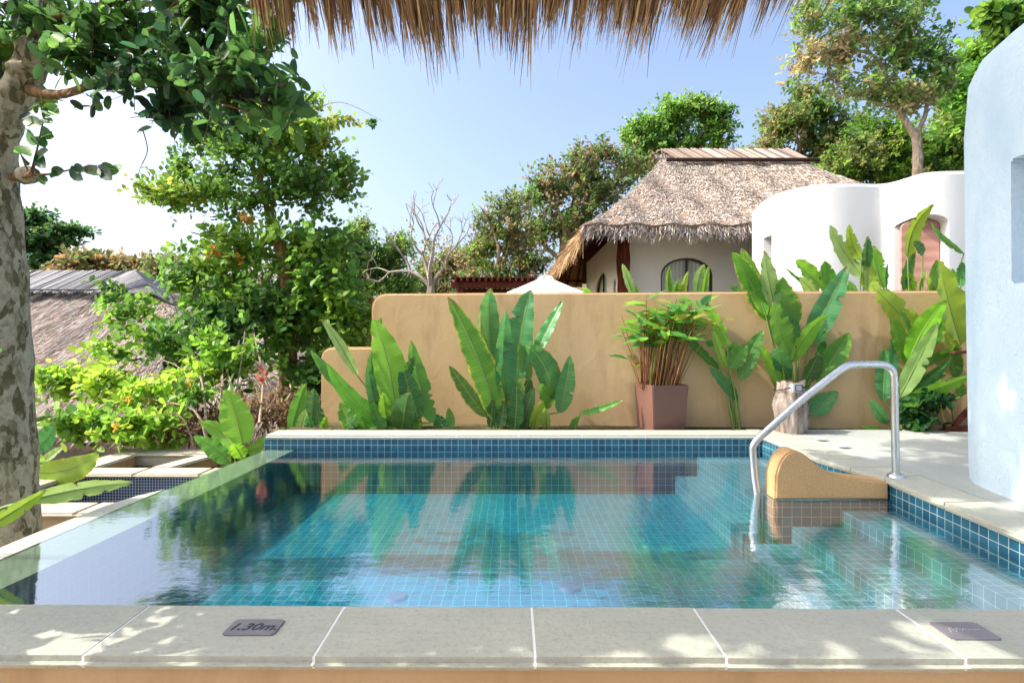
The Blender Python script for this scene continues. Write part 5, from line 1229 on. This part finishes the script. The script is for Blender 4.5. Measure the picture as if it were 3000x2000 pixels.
sb = [blob(330, 840, 60, 40, zs_(840), .35), blob(390, 900, 110, 70, zs_(900), .7), blob(500, 1000, 170, 100, zs_(1000), 1.2), blob(640, 920, 140, 110, zs_(920), 1.0), blob(640, 1060, 150, 100, zs_(1060), 1.0), blob(180, 1110, 80, 45, zs_(1110), .5), blob(300, 1120, 110, 60, zs_(1120), .8), blob(430, 1140, 110, 70, zs_(1140), .8),
      blob(230, 1230, 110, 45, zs_(1230), .6), blob(340, 1260, 100, 45, zs_(1260), .5), blob(320, 1030, 60, 30, zs_(1030), .2), blob(560, 1160, 110, 60, zs_(1160), .4), blob(440, 1230, 90, 40, zs_(1230), .4)]
crown(sh, sb, 700, 8, .118, LIME, .38, up=.05, twig_r=.0035, shell=.1, droop=.25, wsc=1.0, tmpl=(T10, F10), jit=.28)
crown(sh, [blob(380, 1160, 20, 14, zs_(1160) - .3, 1), blob(340, 1250, 22, 14, zs_(1250) - .3, 1), blob(550, 1120, 12, 14, zs_(1120) - .5, .6)], 7, 5, .06, [(.55, .30, .03), (.6, .22, .04)], .14, name='orange_leaves', shell=.1)
crown(empty('pink_ginger', tuple(s_(772, 1240)), 'reddish pink ginger bract on a stem below the airy tree', 'flower'), [blob(772, 1110, 9, 34, Zs - .3, 1)], 7, 4, .08, [(.45, .14, .12), (.4, .20, .12), (.3, .10, .07)], .10, name='bract', shell=.1, up=.9)

# --- dry hanging brush on the bank behind the planter
db = empty('dry_brush', (-4.2, 7.9, -1.2), 'brown dry brush heap on the bank behind the planter box', 'brush')
crown(db, [blob(760, 1200, 160, 60, 8.0, 1), blob(560, 1250, 160, 50, 7.8, 1), blob(930, 1210, 80, 50, 8.0, .4)], 330, 8, .11, [(.20, .12, .07), (.14, .08, .05), (.30, .20, .13), (.08, .10, .03)], .3, name='dry_leaves', wsc=.5, twig_r=.004)

# --- background trees
SILV = [(.10, .13, .06), (.14, .18, .06), (.09, .17, .04), (.07, .14, .04), (.20, .17, .09), (.24, .15, .09)]; SILV = [tuple(v * 1.35 for v in c) for c in SILV]
MIDG = [(.06, .15, .03), (.09, .21, .035), (.13, .28, .04), (.17, .30, .05), (.20, .20, .07)]; MIDG = [tuple(v * 1.35 for v in c) for c in MIDG]
BRI = [(.09, .24, .03), (.13, .32, .035), (.19, .38, .04), (.07, .18, .03)]; BRI = [tuple(v * 1.35 for v in c) for c in BRI]
bgt = 'trees behind the villas'
Z = 30
tree('umbrella_tree', 'dark blue green layered tree on the skyline at far left', ground_at(60, Z), P(80, 720, Z), [blob(60, 640, 110, 22, Z, .7), blob(180, 675, 110, 12, Z, .6), blob(110, 705, 150, 20, Z, .8), blob(60, 740, 130, 22, Z, .8), blob(150, 775, 140, 24, Z, .9), blob(-40, 690, 90, 50, Z, .5)], .4, 1500, 8, .28, [(.02, .08, .045), (.03, .11, .05), (.05, .15, .05), (.08, .18, .05)], .8, bgt, up=.1, shell=.1, flat_=1.)
Z = 25
tree('rusty_tree', 'low rusty orange leaved tree above the low hut roof', ground_at(330, Z), P(320, 830, Z), [blob(270, 770, 90, 30, Z), blob(380, 785, 80, 30, Z), blob(200, 800, 80, 26, Z, .7), blob(450, 800, 60, 30, Z, .6)], .25, 900, 8, .26, [(.30, .14, .06), (.22, .13, .06), (.12, .16, .05), (.36, .20, .09), (.10, .14, .05)], .6, bgt, shell=.1)
Z = 20
tree('hazy_shrub_tree', 'pale olive twiggy tree seen behind the airy tree, right of the hut ridge', ground_at(520, Z), P(520, 880, Z), [blob(470, 790, 90, 60, Z), blob(560, 820, 110, 70, Z), blob(620, 900, 120, 90, Z), blob(520, 950, 130, 80, Z), blob(740, 850, 120, 120, Z), blob(830, 960, 120, 120, Z)], .2, 1300, 7, .15, [(.22, .24, .10), (.16, .22, .07), (.26, .22, .12), (.12, .20, .05), (.30, .20, .10)], .6, bgt, shell=.1, twig_r=.008)
Z = 14
tree('bushy_tree', 'mid green bushy tree just left of the bare branched tree', ground_at(1080, Z), P(1080, 850, Z), [blob(1040, 720, 70, 70, Z, 1), blob(1110, 770, 80, 80, Z, 1), blob(1170, 730, 55, 60, Z, .7), blob(1020, 830, 90, 60, Z, 1), blob(1150, 850, 80, 50, Z, .8), blob(1070, 660, 35, 30, Z, .2), blob(960, 760, 60, 80, Z, .6), blob(1190, 830, 60, 60, Z, .5)], .12, 1300, 7, .11, MIDG + [(.24, .34, .06)], .42, bgt, shell=.1, twig_r=.005, wsc=.8)
tree('distant_olive_tree', 'soft olive and rust tree far behind the bare tree and the pergola', ground_at(1290, 26), P(1290, 860, 26), [blob(1250, 800, 60, 50, 26, .7), blob(1320, 780, 60, 60, 26, 1), blob(1390, 760, 60, 70, 26, 1), blob(1350, 840, 80, 40, 26, 1), blob(1200, 850, 60, 30, 26, .6), blob(1440, 850, 70, 40, 26, .7), blob(1290, 850, 60, 30, 26, .8)], .18, 1100, 7, .17, SILV + [(.20, .30, .07)], .5, bgt, mat=M_bark_pale, shell=.1, twig_r=.009)
# bare tree
Z = 13.0
bare = empty('bare_tree', tuple(ground_at(1262, Z)), 'nearly leafless pale branched tree rising above the ochre wall left of the pergola', 'tree')
rs = np.random.default_rng(11); paths = []
def grow(p, d, L, r, dep):
    e = p + d * L; mdl = (p + e) / 2 + rs.normal(0, .06, 3) * L; paths.append([(p, r), (mdl, r * .85), (e, r * .65)])
    if dep == 0: return
    for _ in range(2 if dep > 1 else 3):
        nd = norm(d + rs.normal(0, .55, 3) + np.array([0, 0, .10])); grow(e, nd, L * rs.uniform(.62, .85), r * .6, dep - 1)
b0 = P(1262, 840, Z); paths.append([(np.array(ground_at(1262, Z)), .11), (P(1258, 900, Z), .09), (b0, .08)])
for dpx, L_ in (((-.25, 0, 1), .75), ((.55, .1, .8), .6), ((.1, -.2, 1), .8), ((-.8, .1, .6), .6)): grow(b0, norm(np.array(dpx)), L_, .055, 4)
trunk(bare, paths, M_twigpale, 5, 'branches')
crown(bare, [blob(1260, 720, 90, 90, Z, 1), blob(1310, 800, 50, 50, Z, .5)], 90, 4, .07, [(.2, .22, .08), (.3, .22, .1), (.12, .18, .05)], .3, shell=.1, name='sparse_leaves')
Z = 22
tree('open_tree', 'open twiggy tree between the bare tree and the bungalow eave', ground_at(1440, Z), P(1440, 830, Z), [blob(1430, 640, 60, 60, Z, .5), blob(1500, 600, 80, 60, Z, .7), blob(1420, 730, 80, 70, Z, .7), blob(1510, 700, 90, 80, Z, 1), blob(1380, 800, 70, 50, Z, .5), blob(1480, 800, 90, 50, Z, .7), blob(1560, 780, 80, 70, Z, .7), blob(1360, 860, 60, 40, Z, .3)], .18, 950, 7, .15, SILV + [(.12, .26, .04), (.16, .30, .04)], .55, bgt, mat=M_bark_pale, shell=.15, twig_r=.009, n_sub=7, limb=.5)
tree('mixed_green_tree', 'mixed olive and green tree rising beside the left slope of the bungalow roof', ground_at(1660, Z + 4), P(1640, 760, Z + 4), [blob(1600, 560, 90, 70, Z + 4, 1), blob(1700, 510, 110, 80, Z + 4, 1.2), blob(1760, 450, 70, 40, Z + 4, .5), blob(1640, 660, 110, 80, Z + 4, 1), blob(1560, 680, 70, 60, Z + 4, .6), blob(1780, 560, 100, 70, Z + 4, .8), blob(1720, 640, 90, 80, Z + 4, .7), blob(1860, 480, 90, 60, Z + 4, .5)], .25, 1500, 7, .19, SILV + MIDG[:3], .7, bgt, mat=M_bark_pale, shell=.15, twig_r=.010, n_sub=6, limb=.5)
Z = 29
tree('round_green_tree', 'fresh green round crowned tree directly behind the bungalow roof ridge', ground_at(1980, Z), P(1970, 500, Z), [blob(1880, 400, 70, 60, Z, .9), blob(1960, 350, 80, 60, Z, 1), blob(2040, 320, 80, 40, Z, .9), blob(2090, 370, 60, 60, Z, .7), blob(1990, 420, 110, 60, Z, 1), blob(2120, 340, 36, 30, Z, .3), blob(2110, 420, 50, 50, Z, .4), blob(1860, 480, 70, 60, Z, .7)], .3, 1300, 7, .22, [(.10, .27, .04), (.15, .36, .05), (.22, .44, .06), (.07, .19, .04), (.28, .48, .08)], .75, bgt, shell=.2, twig_r=.01, n_sub=6, limb=.5)
Z = 24
tree('olive_tree', 'olive brown tree behind the right end of the bungalow ridge', ground_at(2330, Z), P(2330, 480, Z), [blob(2300, 370, 90, 80, Z, 1), blob(2250, 440, 70, 50, Z, .8), blob(2380, 330, 80, 70, Z, .9), blob(2420, 430, 90, 70, Z, 1), blob(2350, 270, 50, 30, Z, .3), blob(2380, 500, 110, 50, Z, .8), blob(2480, 380, 80, 100, Z, .8)], .22, 1600, 7, .18, [(.07, .18, .04), (.12, .25, .05), (.19, .28, .07), (.28, .28, .11), (.30, .21, .11), (.20, .36, .06)], .6, bgt, shell=.15, twig_r=.009, n_sub=5)
Z = 21
hs = empty('hillside_thicket', tuple(ground_at(2600, Z)), 'bright green thicket covering the hillside behind the curved white villa', 'thicket')
crown(hs, [blob(2520, 470, 120, 80, Z, 1), blob(2640, 480, 110, 90, Z, 1), blob(2760, 440, 100, 120, Z, 1.1), blob(2840, 400, 80, 110, Z, .7), blob(2450, 520, 90, 50, Z, .6), blob(2600, 380, 120, 60, Z, .7), blob(2800, 310, 80, 60, Z, .5), blob(2700, 530, 160, 40, Z, .8)], 3400, 8, .15, [(.08, .18, .03), (.12, .26, .035), (.18, .36, .04), (.26, .40, .06), (.05, .11, .025), (.22, .24, .08)], .42, shell=.1)
hs['kind'] = 'stuff'
Z = 13.5
rtree = empty('brown_tinged_tree', tuple(ground_at(2690, Z)), 'big spreading tree with browning leaves and pale trunk above the curved white villa', 'tree')
def k(px, py, dz=0): return P(px, py, Z + dz)
pth = [[(np.array(ground_at(2688, Z)), .14), (k(2688, 560), .12), (k(2688, 440), .105), (k(2682, 390), .10)], [(k(2682, 400), .08), (k(2650, 350), .07), (k(2625, 300), .055), (k(2622, 200), .045), (k(2600, 120), .03), (k(2570, 20), .02), (k(2560, -80), .01)],
       [(k(2640, 330), .05), (k(2600, 230), .04), (k(2560, 165), .035), (k(2480, 140), .025), (k(2400, 110), .012)], [(k(2682, 395), .06), (k(2710, 340), .05), (k(2725, 250), .035), (k(2760, 150), .02), (k(2800, 50), .01)], [(k(2622, 220), .03), (k(2540, 240), .02), (k(2420, 220), .012), (k(2310, 200), .006)], [(k(2640, 310), .03), (k(2560, 300), .02), (k(2450, 260), .01)], [(k(2622, 180), .03), (k(2680, 80), .02), (k(2720, -20), .01)], [(k(2560, 165), .02), (k(2470, 60), .012), (k(2380, -20), .006)], [(k(2560, 100), .02), (k(2500, 0), .01)]]
trunk(rtree, pth, M_bark_pale, 9, wob=.05)
BRN = [(.045, .12, .03), (.07, .17, .035), (.11, .24, .04), (.14, .26, .05), (.20, .20, .08), (.28, .21, .12)]
crown(rtree, [blob(2400, 60, 100, 90, Z, .8), blob(2370, 160, 70, 60, Z, .5), blob(2480, 130, 90, 70, Z, .8), blob(2540, 40, 110, 90, Z, 1), blob(2660, 40, 110, 100, Z, .9), blob(2620, 150, 100, 70, Z, .9), blob(2720, 150, 90, 90, Z, .9), blob(2560, 260, 110, 50, Z, .8), blob(2660, 270, 90, 60, Z, .8), blob(2760, 230, 60, 70, Z, .6), blob(2450, 230, 70, 40, Z, .35), blob(2330, 230, 40, 30, Z, .12), blob(2500, -60, 200, 60, Z, .6)], 1450, 8, .115, [tuple(min(1, v * 1.6) for v in c) for c in BRN], .42, shell=.15, twig_r=.006, droop=.25, twmat=M_twigpale)
Z = 7.5
tr = empty('overhanging_tree', tuple(ground_at(3050, Z)), 'bright green large leaved branch hanging over the pale blue wall at top right', 'tree')
trunk(tr, [[(np.array((9.0, Z + 1, -1.)), .16), (P(3400, 500, Z + 1), .13), (P(3250, 150, Z + .5), .08), (P(3000, 40, Z), .03), (P(2890, 50, Z), .01)]], M_bark, 8)
crown(tr, [blob(2950, 50, 70, 50, Z, 1), blob(3050, 40, 90, 90, Z, 1), blob(2900, 30, 50, 24, Z, .35), blob(2990, 110, 60, 36, Z, .5), blob(3150, -60, 200, 120, Z, 1)], 330, 8, .13, [(.09, .24, .03), (.15, .36, .04), (.24, .44, .05), (.06, .16, .03)], .3, shell=.1, droop=.3, tmpl=(T10, F10), twig_r=.003)
tree('hillside_tree', 'yellow green tree on the slope between the brown tinged tree and the blue wall', ground_at(2870, 17), P(2860, 330, 17), [blob(2860, 180, 60, 60, 17, 1), blob(2820, 270, 70, 60, 17, 1), blob(2900, 260, 80, 90, 17, 1), blob(2810, 370, 70, 60, 17, .8)], .14, 900, 8, .17, BRI + [(.26, .30, .08)], .45, bgt, shell=.1)

# low dark shrub in front of the wall by the handrail
Z = 6.1
ls = empty('low_shrub', tuple(P(*z4(1400, 1325), Z)), 'low dark green shrub with small leaves at the wall foot right of the handrail', 'shrub')
mb = MB()
for (a, b_, c) in (((1330, 1325), (1350, 1180), lin('#6a8a30')), ((1400, 1325), (1420, 1150), lin('#5b7a2c')), ((1450, 1320), (1470, 1160), lin('#b8b030')), ((1515, 1320), (1490, 1180), lin('#c8c020')), ((1380, 1325), (1300, 1200), lin('#5b7a2c')), ((1560, 1320), (1540, 1160), lin('#5b7a2c'))): mb.tube([P(*z4(*a), Z), P(*z4(*b_), Z - .05)], [.008, .004], 5, c)
mb.build('stem', M_stick, ls, col=True)
def zb(x, y, rx, ry, w): p = z4(x, y); return blob(p[0], p[1], rx / 1.742, ry / 1.742, Z - .05, w)
crown(ls, [zb(1340, 1200, 60, 50, 1), zb(1430, 1180, 60, 40, 1), zb(1500, 1170, 60, 30, .7), zb(1420, 1280, 100, 40, 1), zb(1340, 1300, 50, 25, .6), zb(1310, 1230, 40, 60, .5)], 75, 6, .085, [(.02, .08, .025), (.03, .12, .03), (.05, .17, .03), (.10, .26, .04), (.25, .36, .08)], .14, shell=.1, tmpl=(T10, F10))
